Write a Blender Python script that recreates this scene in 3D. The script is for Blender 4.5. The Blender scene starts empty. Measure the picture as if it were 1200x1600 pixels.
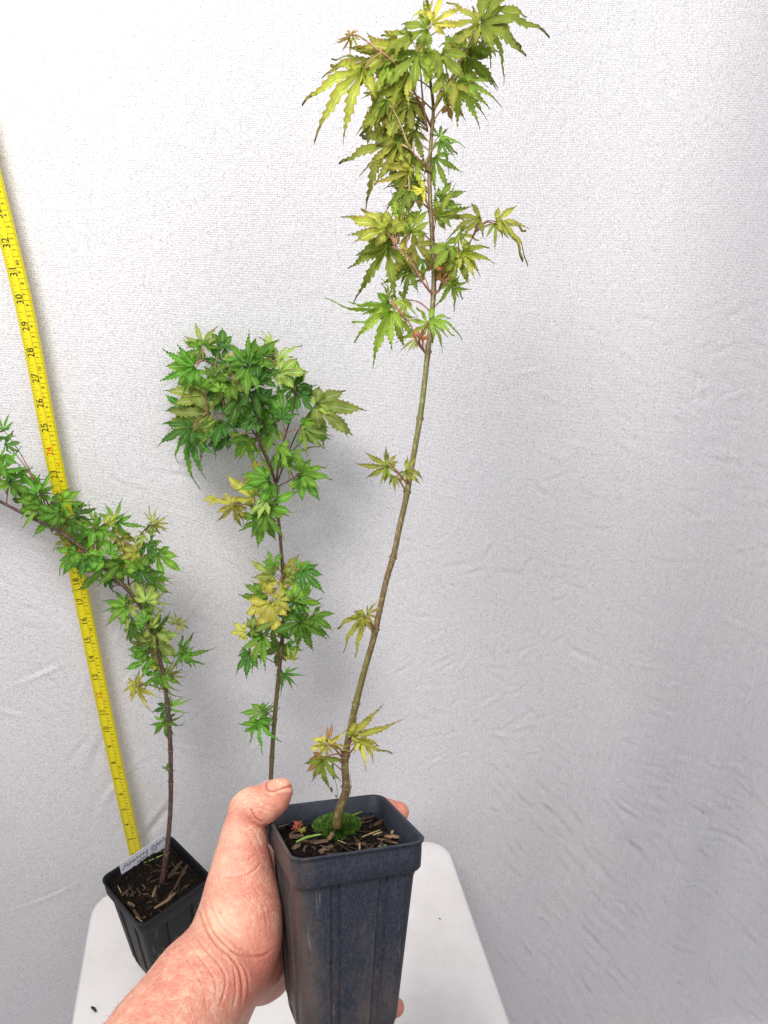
import bpy, math, random
import numpy as np
from mathutils import Vector, Matrix, Euler, noise
from mathutils.bvhtree import BVHTree
random.seed(7); rng = np.random.default_rng(7)
S = bpy.context.scene
COL = S.collection

# ------------------------------------------------------------------ camera, world, light
CAMZ = 1.62
PITCH = math.radians(23.2)
FPX = 1200.0
cam = bpy.data.cameras.new('camera'); co = bpy.data.objects.new('camera', cam); COL.objects.link(co)
cam.sensor_fit = 'HORIZONTAL'; cam.sensor_width = 36; cam.lens = 36
cam.clip_start = 0.02; cam.clip_end = 50
co.location = (0, 0, CAMZ); co.rotation_euler = (math.pi/2 - PITCH, 0, 0)
S.camera = co
S.view_settings.view_transform = 'Standard'; S.view_settings.look = 'None'
S.view_settings.exposure = 0.10; S.view_settings.gamma = 1.0
W = bpy.data.worlds.new('World'); S.world = W; W.use_nodes = True
W.node_tree.nodes['Background'].inputs[0].default_value = (0.955, 0.955, 1.0, 1)
W.node_tree.nodes['Background'].inputs[1].default_value = 0.54

def lamp(name, loc, target, size, power, color):
    l = bpy.data.lights.new(name, 'AREA'); l.shape = 'DISK'; l.size = size; l.energy = power; l.color = color
    o = bpy.data.objects.new(name, l); COL.objects.link(o); o.location = loc
    d = Vector(target) - Vector(loc); o.rotation_euler = d.to_track_quat('-Z', 'Y').to_euler()
    return o
lamp('key_lamp', (-0.35, -0.05, 2.42), (0.0, 0.75, 1.37), 0.55, 20.5, (1.0, 0.98, 0.95))
lamp('fill_lamp', (0.5, -0.5, 2.07), (0.0, 0.6, 1.12), 0.9, 5.0, (0.93, 0.96, 1.0))

# ------------------------------------------------------------------ helpers
cp, sp = math.cos(PITCH), math.sin(PITCH)
FWD = np.array([0, cp, -sp]); UP = np.array([0, sp, cp]); RT = np.array([1.0, 0, 0])
CAM = np.array([0, 0, CAMZ])
def at(px, py, D):
    """point seen at photo pixel (1200x1600) at horizontal distance D from the camera"""
    d = FWD + RT*(px-600)/FPX + UP*(800-py)/FPX
    return CAM + d*(D/d[1])
def atz(px, py, Z):
    return CAM + (FWD + RT*(px-600)/FPX + UP*(800-py)/FPX)*Z
def proj(P):
    q = P - CAM; z = q @ FWD
    return 600+FPX*(q @ RT)/z, 800-FPX*(q @ UP)/z, z

def mesh(name, v, f, uv=None, smooth=True):
    me = bpy.data.meshes.new(name)
    me.from_pydata([tuple(map(float, p)) for p in v], [], [tuple(map(int, q)) for q in f])
    if smooth: me.polygons.foreach_set('use_smooth', [True]*len(me.polygons))
    if uv is not None:
        l = me.uv_layers.new(name='uv'); idx = np.empty(len(me.loops), dtype=np.int32)
        me.loops.foreach_get('vertex_index', idx)
        l.data.foreach_set('uv', np.asarray(uv, dtype=np.float32)[idx].ravel())
    me.update(); return me
def obj(name, me, mat=None, parent=None, kind=None):
    o = bpy.data.objects.new(name, me); COL.objects.link(o)
    if mat is not None and not me.materials: me.materials.append(mat)
    if parent is not None: o.parent = parent
    if kind: o['kind'] = kind
    return o
def keepw(o):
    o.matrix_parent_inverse = o.parent.matrix_basis.inverted(); return o
def thing(name, label, cat, loc=(0, 0, 0), group=None, mw=None):
    o = bpy.data.objects.new(name, None); COL.objects.link(o); o.empty_display_size = .01
    if mw is not None: o.matrix_basis = mw
    else: o.location = loc
    o['label'] = label; o['category'] = cat
    if group: o['group'] = group
    return o

class B:
    def __init__(s): s.v = []; s.f = []
    def add(s, v, f):
        n = len(s.v); s.v += [tuple(p) for p in v]; s.f += [tuple(i+n for i in q) for q in f]
    def tube(s, pts, rad, seg=8, cap=True):
        pts = [np.asarray(p, float) for p in pts]; n = len(pts); V = []; F = []
        if np.isscalar(rad): rad = [rad]*n
        u = None
        for i, p in enumerate(pts):
            t = pts[min(i+1, n-1)] - pts[max(i-1, 0)]; t /= (np.linalg.norm(t)+1e-12)
            if u is None:
                a = np.array([0, 0, 1.]) if abs(t[2]) < .8 else np.array([1., 0, 0])
                u = np.cross(t, a)
            u = u - t*(u @ t); u /= (np.linalg.norm(u)+1e-12); w = np.cross(t, u)
            for k in range(seg):
                a = 2*math.pi*k/seg
                V.append(p + rad[i]*(math.cos(a)*u + math.sin(a)*w))
        for i in range(n-1):
            for k in range(seg):
                k2 = (k+1) % seg
                F.append((i*seg+k, i*seg+k2, (i+1)*seg+k2, (i+1)*seg+k))
        if cap:
            F.append(tuple(range(seg))[::-1]); F.append(tuple((n-1)*seg+k for k in range(seg)))
        s.add(V, F)
    def box(s, c, h):
        V = [(c[0]+a*h[0], c[1]+b*h[1], c[2]+d*h[2]) for a in (-1, 1) for b in (-1, 1) for d in (-1, 1)]
        s.add(V, [(0, 1, 3, 2), (4, 6, 7, 5), (0, 4, 5, 1), (2, 3, 7, 6), (0, 2, 6, 4), (1, 5, 7, 3)])
    def build(s, name, mat, parent=None, kind=None, smooth=True):
        return obj(name, mesh(name, s.v, s.f, smooth=smooth), mat, parent, kind)

def spline(pts, n):
    """Catmull-Rom through points, n samples"""
    P = np.asarray(pts, float); m = len(P)
    out = []
    for t in np.linspace(0, m-1-1e-9, n):
        i = int(t); u = t-i
        p0, p1, p2, p3 = P[max(i-1, 0)], P[i], P[i+1], P[min(i+2, m-1)]
        out.append(.5*((2*p1)+(-p0+p2)*u+(2*p0-5*p1+4*p2-p3)*u*u+(-p0+3*p1-3*p2+p3)*u**3))
    return np.array(out)

def text_mesh(body, size, name, shear=0):
    cu = bpy.data.curves.new(name, 'FONT'); cu.body = body; cu.size = size; cu.align_x = 'CENTER'; cu.align_y = 'CENTER'; cu.shear = shear
    cu.resolution_u = 3; cu.space_character = 1.18; cu.offset = 0
    tmp = bpy.data.objects.new('tmp', cu); COL.objects.link(tmp)
    dg = bpy.context.evaluated_depsgraph_get(); dg.update()
    me = bpy.data.meshes.new_from_object(tmp.evaluated_get(dg)); me.name = name
    bpy.data.objects.remove(tmp); bpy.data.curves.remove(cu); return me
TEXTS = {}
for _i in range(2, 37): TEXTS[(str(_i), .0088 if _i > 9 else .0074, _i in (12, 24, 36))] = text_mesh(str(_i), .0088 if _i > 9 else .0074, 'numeral')
for _c in range(6, 93):
    _k = (str(_c) if _c % 10 == 0 else str(_c % 10), .0042, _c in (30, 60, 90))
    if _k not in TEXTS: TEXTS[_k] = text_mesh(_k[0], .0042, 'numeral')
WRITING = [(text_mesh(a, b_, 'handwriting', .45), b_, x_, y_, r_) for a, b_, x_, y_, r_ in (('Japanese maple', .0080, .001, -.0062, .02), ("seed '20", .0068, .002, -.0118, .03), ('Apr 21-22', .0062, -.008, -.0172, .05))]

# ------------------------------------------------------------------ materials
class M:
    def __init__(s, name):
        s.m = bpy.data.materials.new(name); s.m.use_nodes = True; s.t = s.m.node_tree; s.N = s.t.nodes; s.L = s.t.links
        s.b = s.N['Principled BSDF']; s.out = s.N['Material Output']
    def n(s, ty, **kw):
        n = s.N.new(ty)
        for k, v in kw.items(): setattr(n, k, v)
        return n
    def link(s, a, b): s.L.new(a, b)
    def setv(s, node, key, val):
        if hasattr(val, 'is_linked') or hasattr(val, 'links'): s.L.new(val, node.inputs[key])
        else: node.inputs[key].default_value = val
    def coords(s, kind='Object', scale=None, rot=None):
        c = s.n('ShaderNodeTexCoord').outputs[kind]
        if scale or rot:
            mp = s.n('ShaderNodeMapping'); s.link(c, mp.inputs[0])
            if scale: mp.inputs['Scale'].default_value = scale
            if rot: mp.inputs['Rotation'].default_value = rot
            c = mp.outputs[0]
        return c
    def noise(s, vec, scale, detail=4, rough=.55, dist=0):
        n = s.n('ShaderNodeTexNoise'); s.link(vec, n.inputs['Vector'])
        n.inputs['Scale'].default_value = scale; n.inputs['Detail'].default_value = detail
        n.inputs['Roughness'].default_value = rough; n.inputs['Distortion'].default_value = dist
        return n.outputs['Fac']
    def ramp(s, fac, *stops):
        r = s.n('ShaderNodeValToRGB'); s.link(fac, r.inputs[0]); e = r.color_ramp.elements
        while len(e) < len(stops): e.new(.5)
        for i, (p, c) in enumerate(stops):
            e[i].position = p; e[i].color = (c, c, c, 1) if np.isscalar(c) else (*c, 1)
        return r.outputs[0]
    def math(s, op, a, b=0, c=None):
        n = s.n('ShaderNodeMath', operation=op)
        for i, v in enumerate((a, b) if c is None else (a, b, c)): s.setv(n, i, v)
        return n.outputs[0]
    def mix(s, fac, a, b, mode='MIX'):
        n = s.n('ShaderNodeMix', data_type='RGBA', blend_type=mode)
        for k, v in (('Factor', fac), ('A', a), ('B', b)):
            i = {'Factor': 0, 'A': 6, 'B': 7}[k]
            if not hasattr(v, 'links'):
                if not np.isscalar(v): v = (*v, 1) if len(v) == 3 else v
                elif k != 'Factor': v = (v, v, v, 1)
            s.setv(n, i, v)
        return n.outputs[2]
    def bump(s, h, strength=.5, dist=.001, normal=None):
        n = s.n('ShaderNodeBump'); s.link(h, n.inputs['Height']); n.inputs['Strength'].default_value = strength
        n.inputs['Distance'].default_value = dist
        if normal is not None: s.link(normal, n.inputs['Normal'])
        s.link(n.outputs[0], s.b.inputs['Normal']); return n.outputs[0]
    def col(s, c):
        if hasattr(c, 'links'): s.link(c, s.b.inputs['Base Color'])
        else: s.b.inputs['Base Color'].default_value = (*c, 1)
    def rough(s, r):
        if hasattr(r, 'links'): s.link(r, s.b.inputs['Roughness'])
        else: s.b.inputs['Roughness'].default_value = r

def mat_cloth():
    k = M('white_cloth'); c = k.coords()
    big = k.noise(c, 2.5, 3); fine = k.noise(c, 800, 2, .8); mid = k.noise(c, 160, 3, .7)
    wv = k.n('ShaderNodeTexWave', wave_type='BANDS', bands_direction='X'); k.link(c, wv.inputs[0]); wv.inputs['Scale'].default_value = 190; wv.inputs['Distortion'].default_value = 1.2
    wh = k.n('ShaderNodeTexWave', wave_type='BANDS', bands_direction='Z'); k.link(c, wh.inputs[0]); wh.inputs['Scale'].default_value = 190; wh.inputs['Distortion'].default_value = 1.2
    weave = k.math('ADD', wv.outputs['Fac'], wh.outputs['Fac'])
    base = k.mix(k.ramp(big, (.35, 0), (.65, 1)), (.79, .775, .80), (.81, .785, .79))
    col = k.mix(k.ramp(fine, (.36, 1), (.54, 0)), base, (.50, .49, .51))
    k.col(col); k.rough(.9)
    h = k.math('ADD', k.math('MULTIPLY', weave, .18), k.math('ADD', k.math('MULTIPLY', mid, .9), k.math('MULTIPLY', fine, .8)))
    st = k.coords(scale=(1, 1, .35), rot=(0, math.radians(-28), 0))
    cr = k.noise(st, 60, 5, .6, .6)
    sp_ = k.n('ShaderNodeSeparateXYZ'); k.link(c, sp_.inputs[0])
    w_ = k.math('MULTIPLY_ADD', k.math('SUBTRACT', sp_.outputs['X'], sp_.outputs['Z']), 1.1, 1.28); w_.node.use_clamp = True
    s2 = k.noise(k.coords(scale=(1, 1, .16), rot=(0, math.radians(24), 0)), 75, 4, .6, .8)
    h = k.math('ADD', h, k.math('MULTIPLY', cr, .8))
    h = k.math('ADD', h, k.math('MULTIPLY', s2, k.math('MULTIPLY', w_, 3.0)))
    k.bump(h, .75, .0011)
    k.b.inputs['Specular IOR Level'].default_value = .15
    return k.m
def mat_pot(name, base, dust_reflection, amount, spec=.32, speck=.32):
    k = M(name); c = k.coords()
    n1 = k.noise(k.coords(scale=(1, 1, .45)), 42, 9, .78); n2 = k.noise(c, 1000, 3, .8); st = k.noise(k.coords(scale=(1, 1, .06)), 260, 3, .6)
    sep = k.n('ShaderNodeSeparateXYZ'); k.link(c, sep.inputs[0])
    low = k.math('MULTIPLY_ADD', sep.outputs['Z'], -7.5, .92)
    lf = k.math('MULTIPLY', k.math('MULTIPLY_ADD', sep.outputs['X'], -24, -.45), 1.0)
    lf.node.use_clamp = True
    d = k.math('ADD', k.math('MULTIPLY', low, .35), k.math('MULTIPLY', n1, 1.0))
    d = k.math('ADD', d, k.math('MULTIPLY', lf, .5))  # left side browner: dirt plus the skin's reflection put into the colour
    d = k.ramp(d, (.66, 0), (1.0, 1))
    d = k.math('MULTIPLY', d, amount)
    col = k.mix(d, base, dust_reflection)
    scr = k.math('MULTIPLY', k.ramp(st, (.66, 0), (.74, 1)), k.ramp(n1, (.45, 0), (.6, 1)))
    col = k.mix(k.math('MULTIPLY', scr, .6), col, (.26, .26, .28))
    spk = k.ramp(n2, (.56, 0), (.72, 1))
    col = k.mix(k.math('MULTIPLY', spk, .22), col, (.20, .19, .21))
    n6 = k.noise(k.coords(scale=(1, 1, .5)), 620, 6, .85); col = k.mix(k.math('MULTIPLY', k.ramp(n6, (.48, 0), (.60, 1)), speck), col, (.075, .078, .092)); col = k.mix(k.math('MULTIPLY', k.ramp(n6, (.36, 1), (.46, 0)), .6), col, (.006, .007, .012))
    k.col(col); k.rough(k.math('ADD', k.math('MULTIPLY', n6, .4), .28)); k.b.inputs['Specular IOR Level'].default_value = spec
    k.bump(n2, .35, .0004)
    return k.m
def mat_soil():
    k = M('potting_soil'); c = k.coords(); n = k.noise(c, 260, 6, .7); n2 = k.noise(c, 700, 4, .7)
    k.col(k.ramp(n, (.3, (.003, .0025, .002)), (.55, (.012, .009, .007)), (.75, (.045, .032, .022)))); k.rough(.95); k.b.inputs['Specular IOR Level'].default_value = .08
    k.bump(n2, 1, .0015); return k.m
def mat_bark(name, c1, c2):
    k = M(name); c = k.coords(scale=(.18, 1, 1)); n = k.noise(c, 900, 5, .7); oi = k.n('ShaderNodeObjectInfo')
    col = k.mix(k.ramp(n, (.35, 0), (.65, 1)), c1, c2)
    hs = k.n('ShaderNodeHueSaturation'); k.link(col, hs.inputs['Color']); k.link(k.math('MULTIPLY_ADD', oi.outputs['Random'], 1.0, .5), hs.inputs['Value'])
    k.col(hs.outputs[0]); k.rough(.85); k.b.inputs['Specular IOR Level'].default_value = .12; k.bump(n, .9, .0008); return k.m
def mat_stem(name, c1, c2, c3):
    k = M(name); c = k.coords(); n = k.noise(k.coords(scale=(1, 1, .35)), 500, 4, .7); b = k.noise(c, 14, 3)
    col = k.mix(k.ramp(b, (.35, 0), (.6, 1)), c1, c2)
    col = k.mix(k.math('MULTIPLY', k.ramp(n, (.5, 0), (.68, 1)), .75), col, c3)
    k.col(col); k.rough(.5); k.bump(n, .6, .0005); return k.m
def mat_leaf(name, c_dark, c_light, vein, edge, edge_amt, trans=.38):
    k = M(name); uv = k.n('ShaderNodeUVMap'); uv.uv_map = 'uv'; sep = k.n('ShaderNodeSeparateXYZ'); k.link(uv.outputs[0], sep.inputs[0])
    u, v = sep.outputs[0], k.math('ABSOLUTE', sep.outputs[1])
    oi = k.n('ShaderNodeObjectInfo'); r = oi.outputs['Random']
    c = k.coords(); n = k.noise(c, 260, 4, .65); n2 = k.noise(c, 1100, 3, .7)
    base = k.mix(k.ramp(n, (.3, 0), (.7, 1)), c_dark, c_light)
    # side veins run forward from the midrib
    ph = k.math('SUBTRACT', k.math('MULTIPLY', u, 60.0), k.math('MULTIPLY', v, 14.0))
    sv = k.ramp(k.math('SINE', ph), (.86, 0), (.99, 1))
    mid = k.ramp(v, (.0, 1), (.10, .75), (.17, 0))
    veins = k.math('MAXIMUM', k.math('MULTIPLY', sv, .42), mid)
    base = k.mix(k.math('MULTIPLY', veins, .8), base, vein)
    e = k.ramp(k.math('ADD', k.math('MULTIPLY', v, .75), k.math('ADD', k.math('MULTIPLY', u, .45), k.math('MULTIPLY', n, .5))), (.95, 0), (1.4, 1))
    base = k.mix(k.math('MULTIPLY', e, edge_amt), base, edge)
    spk = k.ramp(n2, (.55, 0), (.7, 1)); base = k.mix(k.math('MULTIPLY', spk, .35), base, c_light, 'SCREEN')
    hs = k.n('ShaderNodeHueSaturation'); k.link(base, hs.inputs['Color'])
    k.link(k.math('MULTIPLY_ADD', r, .030, .478), hs.inputs['Hue'])
    k.link(k.math('MULTIPLY_ADD', k.math('FRACT', k.math('MULTIPLY', r, 7.31)), .75, .62), hs.inputs['Value'])
    geo = k.n('ShaderNodeNewGeometry')
    colr = k.mix(k.math('MULTIPLY', geo.outputs['Backfacing'], .35), hs.outputs[0], (.30, .36, .17))
    k.col(colr); k.rough(.42); k.b.inputs['Specular IOR Level'].default_value = .45
    hh = k.math('ADD', k.math('MULTIPLY', veins, -.8), k.math('MULTIPLY', n, .7))
    k.bump(hh, .8, .0011)
    tr = k.n('ShaderNodeBsdfTranslucent'); k.link(colr, tr.inputs[0]); mx = k.n('ShaderNodeMixShader'); mx.inputs[0].default_value = trans
    k.link(k.b.outputs[0], mx.inputs[1]); k.link(tr.outputs[0], mx.inputs[2]); k.link(mx.outputs[0], k.out.inputs[0])
    return k.m
def mat_plain(name, col, rough=.5, noise_amt=0, scale=300, col2=None, bump=0):
    k = M(name)
    n = k.noise(k.coords(), scale, 4, .65)
    if noise_amt: k.col(k.mix(k.math('MULTIPLY', k.ramp(n, (.4, 0), (.62, 1)), noise_amt), col, col2 or tuple(x*.6 for x in col)))
    else: k.col(col)
    if bump: k.bump(n, bump, .0006)
    k.rough(rough); return k.m
def mat_skin():
    k = M('skin'); c = k.coords()
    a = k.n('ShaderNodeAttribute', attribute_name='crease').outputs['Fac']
    red = k.n('ShaderNodeAttribute', attribute_name='red').outputs['Fac']
    pale = k.n('ShaderNodeAttribute', attribute_name='pale').outputs['Fac']
    n1 = k.noise(c, 45, 5, .65); n2 = k.noise(c, 320, 4, .75); n3 = k.noise(c, 1200, 3, .75)
    base = k.mix(k.ramp(n1, (.33, 0), (.68, 1)), (.57, .225, .155), (.78, .41, .295))
    base = k.mix(k.math('MULTIPLY', k.ramp(n2, (.42, 0), (.60, 1)), .50), base, (.56, .185, .125))
    n5 = k.noise(c, 110, 5, .7, .5); base = k.mix(k.math('MULTIPLY', k.ramp(n5, (.48, 0), (.60, 1)), .6), base, (.60, .17, .125))
    base = k.mix(k.math('MULTIPLY', k.ramp(n5, (.34, 1), (.45, 0)), .45), base, (.86, .58, .42))
    base = k.mix(k.math('MULTIPLY', red, .6), base, (.62, .16, .11))
    base = k.mix(k.math('MULTIPLY', pale, .55), base, (.83, .53, .37))
    fr = k.n('ShaderNodeTexVoronoi', feature='F1'); k.link(c, fr.inputs['Vector']); fr.inputs['Scale'].default_value = 210
    fq = k.n('ShaderNodeTexVoronoi', feature='F1'); k.link(c, fq.inputs['Vector']); fq.inputs['Scale'].default_value = 85
    f1 = k.math('MULTIPLY', k.ramp(fr.outputs['Distance'], (.12, 1), (.32, 0)), k.ramp(k.noise(c, 95, 2), (.50, 0), (.60, 1)))
    f2 = k.ramp(fq.outputs['Distance'], (.06, 1), (.14, 0))
    base = k.mix(k.math('MULTIPLY', f1, .42), base, (.36, .13, .06))
    base = k.mix(k.math('MULTIPLY', f2, .4), base, (.30, .11, .06))
    spk = k.ramp(n3, (.5, 0), (.66, 1)); base = k.mix(k.math('MULTIPLY', spk, .26), base, (.92, .64, .48))  # light flecks: grain and skin highlights put into the colour
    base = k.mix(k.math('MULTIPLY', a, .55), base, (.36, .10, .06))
    k.col(base); k.rough(k.math('MULTIPLY_ADD', n2, .3, .32))
    k.b.inputs['Subsurface Weight'].default_value = .12; k.b.inputs['Subsurface Radius'].default_value = (1, .35, .2); k.b.inputs['Subsurface Scale'].default_value = .004
    vo = k.n('ShaderNodeTexVoronoi', feature='DISTANCE_TO_EDGE'); k.link(c, vo.inputs['Vector']); vo.inputs['Scale'].default_value = 620
    h = k.math('ADD', k.ramp(vo.outputs['Distance'], (.0, 0), (.2, .5)), k.math('MULTIPLY', n2, 1.0))
    h = k.math('ADD', h, k.math('MULTIPLY', n3, .5))
    wr = k.noise(k.coords(scale=(.35, 1, 1), rot=(0, math.radians(52), 0)), 330, 4, .6, .5)
    h = k.math('ADD', h, k.math('MULTIPLY', wr, .9))
    k.bump(h, .62, .0007); return k.m

CLOTH = mat_cloth()
POT = mat_pot('blue_black_pot_plastic', (.019, .023, .036), (.11, .082, .068), .9)
POT2 = mat_pot('black_pot_plastic', (.004, .0045, .006), (.030, .028, .028), .3, .15, .15)
SOIL = mat_soil()
BARK = mat_bark('bark_chip', (.035, .020, .014), (.12, .075, .048))
BARKD = mat_bark('dark_bark_chip', (.02, .013, .010), (.06, .04, .028))
BARKP = mat_bark('pale_bark_chip', (.09, .052, .032), (.24, .155, .095))
STRAW = mat_plain('dry_straw', (.30, .22, .10), .6, .5)
FRESH = mat_plain('green_shoot', (.20, .34, .06), .45, .5)
STEM_TALL = mat_stem('olive_stem', (.105, .11, .020), (.12, .075, .028), (.32, .28, .11))
STEM_DARK = mat_stem('brown_stem', (.06, .045, .03), (.075, .030, .025), (.20, .16, .12))
STEM_MID = mat_stem('green_brown_stem', (.10, .095, .025), (.10, .05, .028), (.26, .22, .13))
PET = mat_plain('red_petiole', (.30, .095, .075), .45, .5, 200, (.24, .20, .07))
PETG = mat_plain('green_petiole', (.30, .26, .09), .45, .5, 200, (.33, .12, .08))
L = {
 'o': mat_leaf('leaf_olive_bronze', (.27, .33, .026), (.56, .66, .060), (.70, .74, .28), (.42, .22, .07), .5),
 'g': mat_leaf('leaf_olive_green', (.19, .34, .020), (.47, .66, .055), (.62, .76, .26), (.36, .28, .06), .35),
 'y': mat_leaf('leaf_yellow_green', (0.412, 0.514, 0.037), (0.800, 0.800, 0.092), (0.800, 0.800, 0.412), (0.700, 0.412, 0.082), .5),
 'G': mat_leaf('leaf_fresh_green', (.060, .25, .012), (.23, .57, .036), (.45, .74, .24), (.22, .28, .035), .3),
 'h': mat_leaf('leaf_mid_olive_green', (.13, .31, .018), (.36, .60, .045), (.54, .74, .25), (.30, .28, .05), .3),
 'D': mat_leaf('leaf_deep_green', (.028, .140, .012), (.105, .33, .026), (.30, .54, .18), (.10, .16, .025), .25),
 'L': mat_leaf('leaf_light_green', (0.206, 0.422, 0.045), (0.432, 0.679, 0.102), (0.800, 0.800, 0.453), (0.514, 0.349, 0.102), .45),
 'b': mat_leaf('leaf_bronze', (0.268, 0.175, 0.045), (0.494, 0.349, 0.072), (0.782, 0.618, 0.268), (0.453, 0.124, 0.061), .8),
 'a': mat_leaf('leaf_amber', (0.800, 0.618, 0.092), (0.800, 0.800, 0.206), (0.800, 0.800, 0.514), (0.800, 0.412, 0.102), .4),
 'r': mat_leaf('leaf_red', (0.800, 0.145, 0.072), (0.800, 0.288, 0.124), (0.800, 0.618, 0.412), (0.720, 0.082, 0.061), .5),
}
SKIN = mat_skin()
NAIL = mat_plain('nail', (.70, .46, .40), .25, .5, 260, (.62, .36, .29), .25)
def mat_table():
    k = M('white_plastic'); c = k.coords(); n = k.noise(c, 1300, 4, .7); m = k.noise(c, 9, 5, .7); sc = k.noise(k.coords(scale=(1, .06, 1), rot=(0, 0, .5)), 380, 3, .6); sp = k.noise(c, 420, 2, .5)
    col = k.mix(k.math('MULTIPLY', k.ramp(n, (.42, 0), (.60, 1)), .6), (.80, .775, .765), (.66, .635, .63))
    col = k.mix(k.math('MULTIPLY', k.ramp(m, (.48, 0), (.68, 1)), .45), col, (.60, .56, .53))
    col = k.mix(k.math('MULTIPLY', k.ramp(sc, (.68, 0), (.74, 1)), .4), col, (.50, .47, .45))
    col = k.mix(k.math('MULTIPLY', k.ramp(sp, (.76, 0), (.79, 1)), .7), col, (.16, .12, .09))
    k.col(col); k.rough(.5); k.bump(n, .8, .0006); return k.m
TABLE = mat_table()
YEL = mat_plain('yellow_tape', (.80, .70, .010), .42, .5, 900, (.62, .47, .01), .2)
INK = mat_plain('black_ink', (.025, .02, .01), .5)
INKT = mat_plain('tick_ink', (.27, .21, .01), .5)
REDI = mat_plain('red_ink', (.75, .06, .02), .5)
TAG = mat_plain('label_plastic', (.66, .66, .74), .5, .3, 700)
METAL = mat_plain('steel', (.5, .5, .5), .3)
DARK = mat_plain('dark_seed', (.02, .015, .01), .7)
FLOORM = mat_plain('floor_concrete', (.30, .28, .27), .8, .4, 30, None, .3)

# ------------------------------------------------------------------ setting: floor, cloth backdrop
v = [(-6, -4, -.006), (6, -4, -.006), (6, 4, -.006), (-6, 4, -.006)]
fl = obj('floor', mesh('floor', v, [(0, 1, 2, 3)]), FLOORM); fl['kind'] = 'structure'

def cloth():
    xs = np.concatenate([np.arange(-1.05, -.55, .012), np.arange(-.55, .78, .0028), np.arange(.78, 1.35, .012)])
    zs = np.concatenate([np.arange(.0, 1.87, .0028), np.arange(1.87, 2.6, .012)])
    R0 = .12
    flo = np.arange(.55, 0.0, -.02)      # part of the sheet lying on the floor in front
    X, Zp = np.meshgrid(xs, zs)
    base = .848 + .205*X
    # broad soft folds hanging down, spreading towards the bottom
    d = .006*np.sin(X*9+.7*np.sin(Zp*2.1)+1.0) + (.003+.003*np.clip(X*4-.4, 0, 1))*np.sin(X*21+1.3*Zp+2*np.sin(Zp*1.4)) + .0030*np.sin(X*6-3.5*Zp)
    d += .0025*np.sin(38*X+6*Zp+2*np.sin(5*Zp))*np.clip((1.47-Zp)*1.2, 0, 1)
    base = base + d
    # short crisp creases
    def crease(cx, cz, ang, ln, w, amp):
        ix0, ix1 = np.searchsorted(xs, [cx-ln*1.2, cx+ln*1.2]); iz0, iz1 = np.searchsorted(zs, [cz-ln*1.2, cz+ln*1.2])
        x = X[iz0:iz1, ix0:ix1]-cx; z = Zp[iz0:iz1, ix0:ix1]-cz
        a = x*math.cos(ang)+z*math.sin(ang); b = -x*math.sin(ang)+z*math.cos(ang)
        b = b + .045*ln*np.sin(a/ln*2.2+cx*40)
        g = np.exp(-(a/ln*1.9)**2)*(np.exp(-(b/w)**2) - .55*np.exp(-((b-1.7*w)/w)**2))
        base[iz0:iz1, ix0:ix1] += amp*g
    r = random.Random(3)
    def spot(px, py, ang, ln, w, amp):
        def on(x, y):
            p = at(x, y, .86); return at(x, y, .848+.205*p[0])
        p = on(px, py); a = math.radians(ang); q = on(px+20*math.cos(a), py-20*math.sin(a))
        crease(p[0], p[2], math.atan2(q[2]-p[2], q[0]-p[0]), ln, w, amp)
    def many(n, x0, x1, y0, y1, a, sa, l0, l1, w0, w1, m0, m1):
        for _ in range(n):
            spot(r.uniform(x0, x1), r.uniform(y0, y1), r.gauss(a, sa), r.uniform(l0, l1), r.uniform(w0, w1), r.uniform(m0, m1)*r.choice([1, 1, -1]))
    many(420, 760, 1230, 1180, 1680, -58, 7, .02, .07, .0020, .0038, .0006, .0017)
    many(90, 860, 1230, 1230, 1660, -60, 8, .05, .11, .0030, .005, .0009, .0022)
    many(190, 760, 1230, 1000, 1300, -50, 14, .015, .045, .0020, .0034, .0004, .0011)
    many(50, 1010, 1230, 1180, 1400, -30, 9, .03, .07, .0025, .0045, .0005, .0012)
    many(150, 820, 1230, 480, 1050, -42, 22, .015, .05, .0020, .004, .0003, .0009)
    many(40, 1080, 1230, 470, 900, -20, 25, .02, .05, .003, .005, .0003, .0007)
    many(60, 620, 900, 840, 1200, 20, 30, .015, .035, .0022, .0036, .0003, .0010)
    many(60, 0, 420, 740, 1300, -38, 14, .015, .05, .0022, .004, .0002, .0009)
    many(40, 100, 420, 900, 1400, 55, 12, .02, .05, .0025, .004, .0003, .0010)
    spot(70, 1410, 27, .085, .0022, -.0010); spot(245, 1285, 58, .07, .005, .0028); spot(185, 1230, 55, .07, .004, -.002)
    spot(60, 1060, 22, .05, .003, -.0012); spot(150, 1190, 75, .06, .006, .0014)
    for px, py, a, ln, w, am in [(900, 1280, -55, .05, .003, .002), (1000, 1340, -62, .08, .004, .003), (1120, 1560, -58, .08, .004, .003), (1150, 1330, -28, .08, .004, .0018), (1090, 1270, -35, .07, .003, .0015), (1060, 1350, -60, .08, .0045, .003), (930, 1420, -60, .05, .003, .002), (1180, 1480, -50, .07, .005, .003), (910, 1530, -62, .07, .003, .002)]:
        spot(px, py, a, ln, w, am)
    # sweep onto the floor at the bottom
    t = np.clip((R0 - Zp)/R0, 0, 1)
    Y = base - R0*(1-np.sqrt(np.clip(1-t*t, 0, 1)))
    V = np.stack([X, Y, Zp], -1)
    rows = [V]
    nf = 26
    y0 = Y[0]; x0 = X[0]
    fr = []
    for i in range(nf, 0, -1):
        yy = y0 - .02*i; fr.append(np.stack([x0, yy, .0015*np.sin(x0*17+i)+.0016], -1))
    V = np.concatenate([np.array(fr), V], 0)
    ny, nx = V.shape[:2]
    I = np.arange(ny*nx).reshape(ny, nx)
    q = np.stack([I[:-1, :-1], I[:-1, 1:], I[1:, 1:], I[1:, :-1]], -1).reshape(-1, 4)
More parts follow.
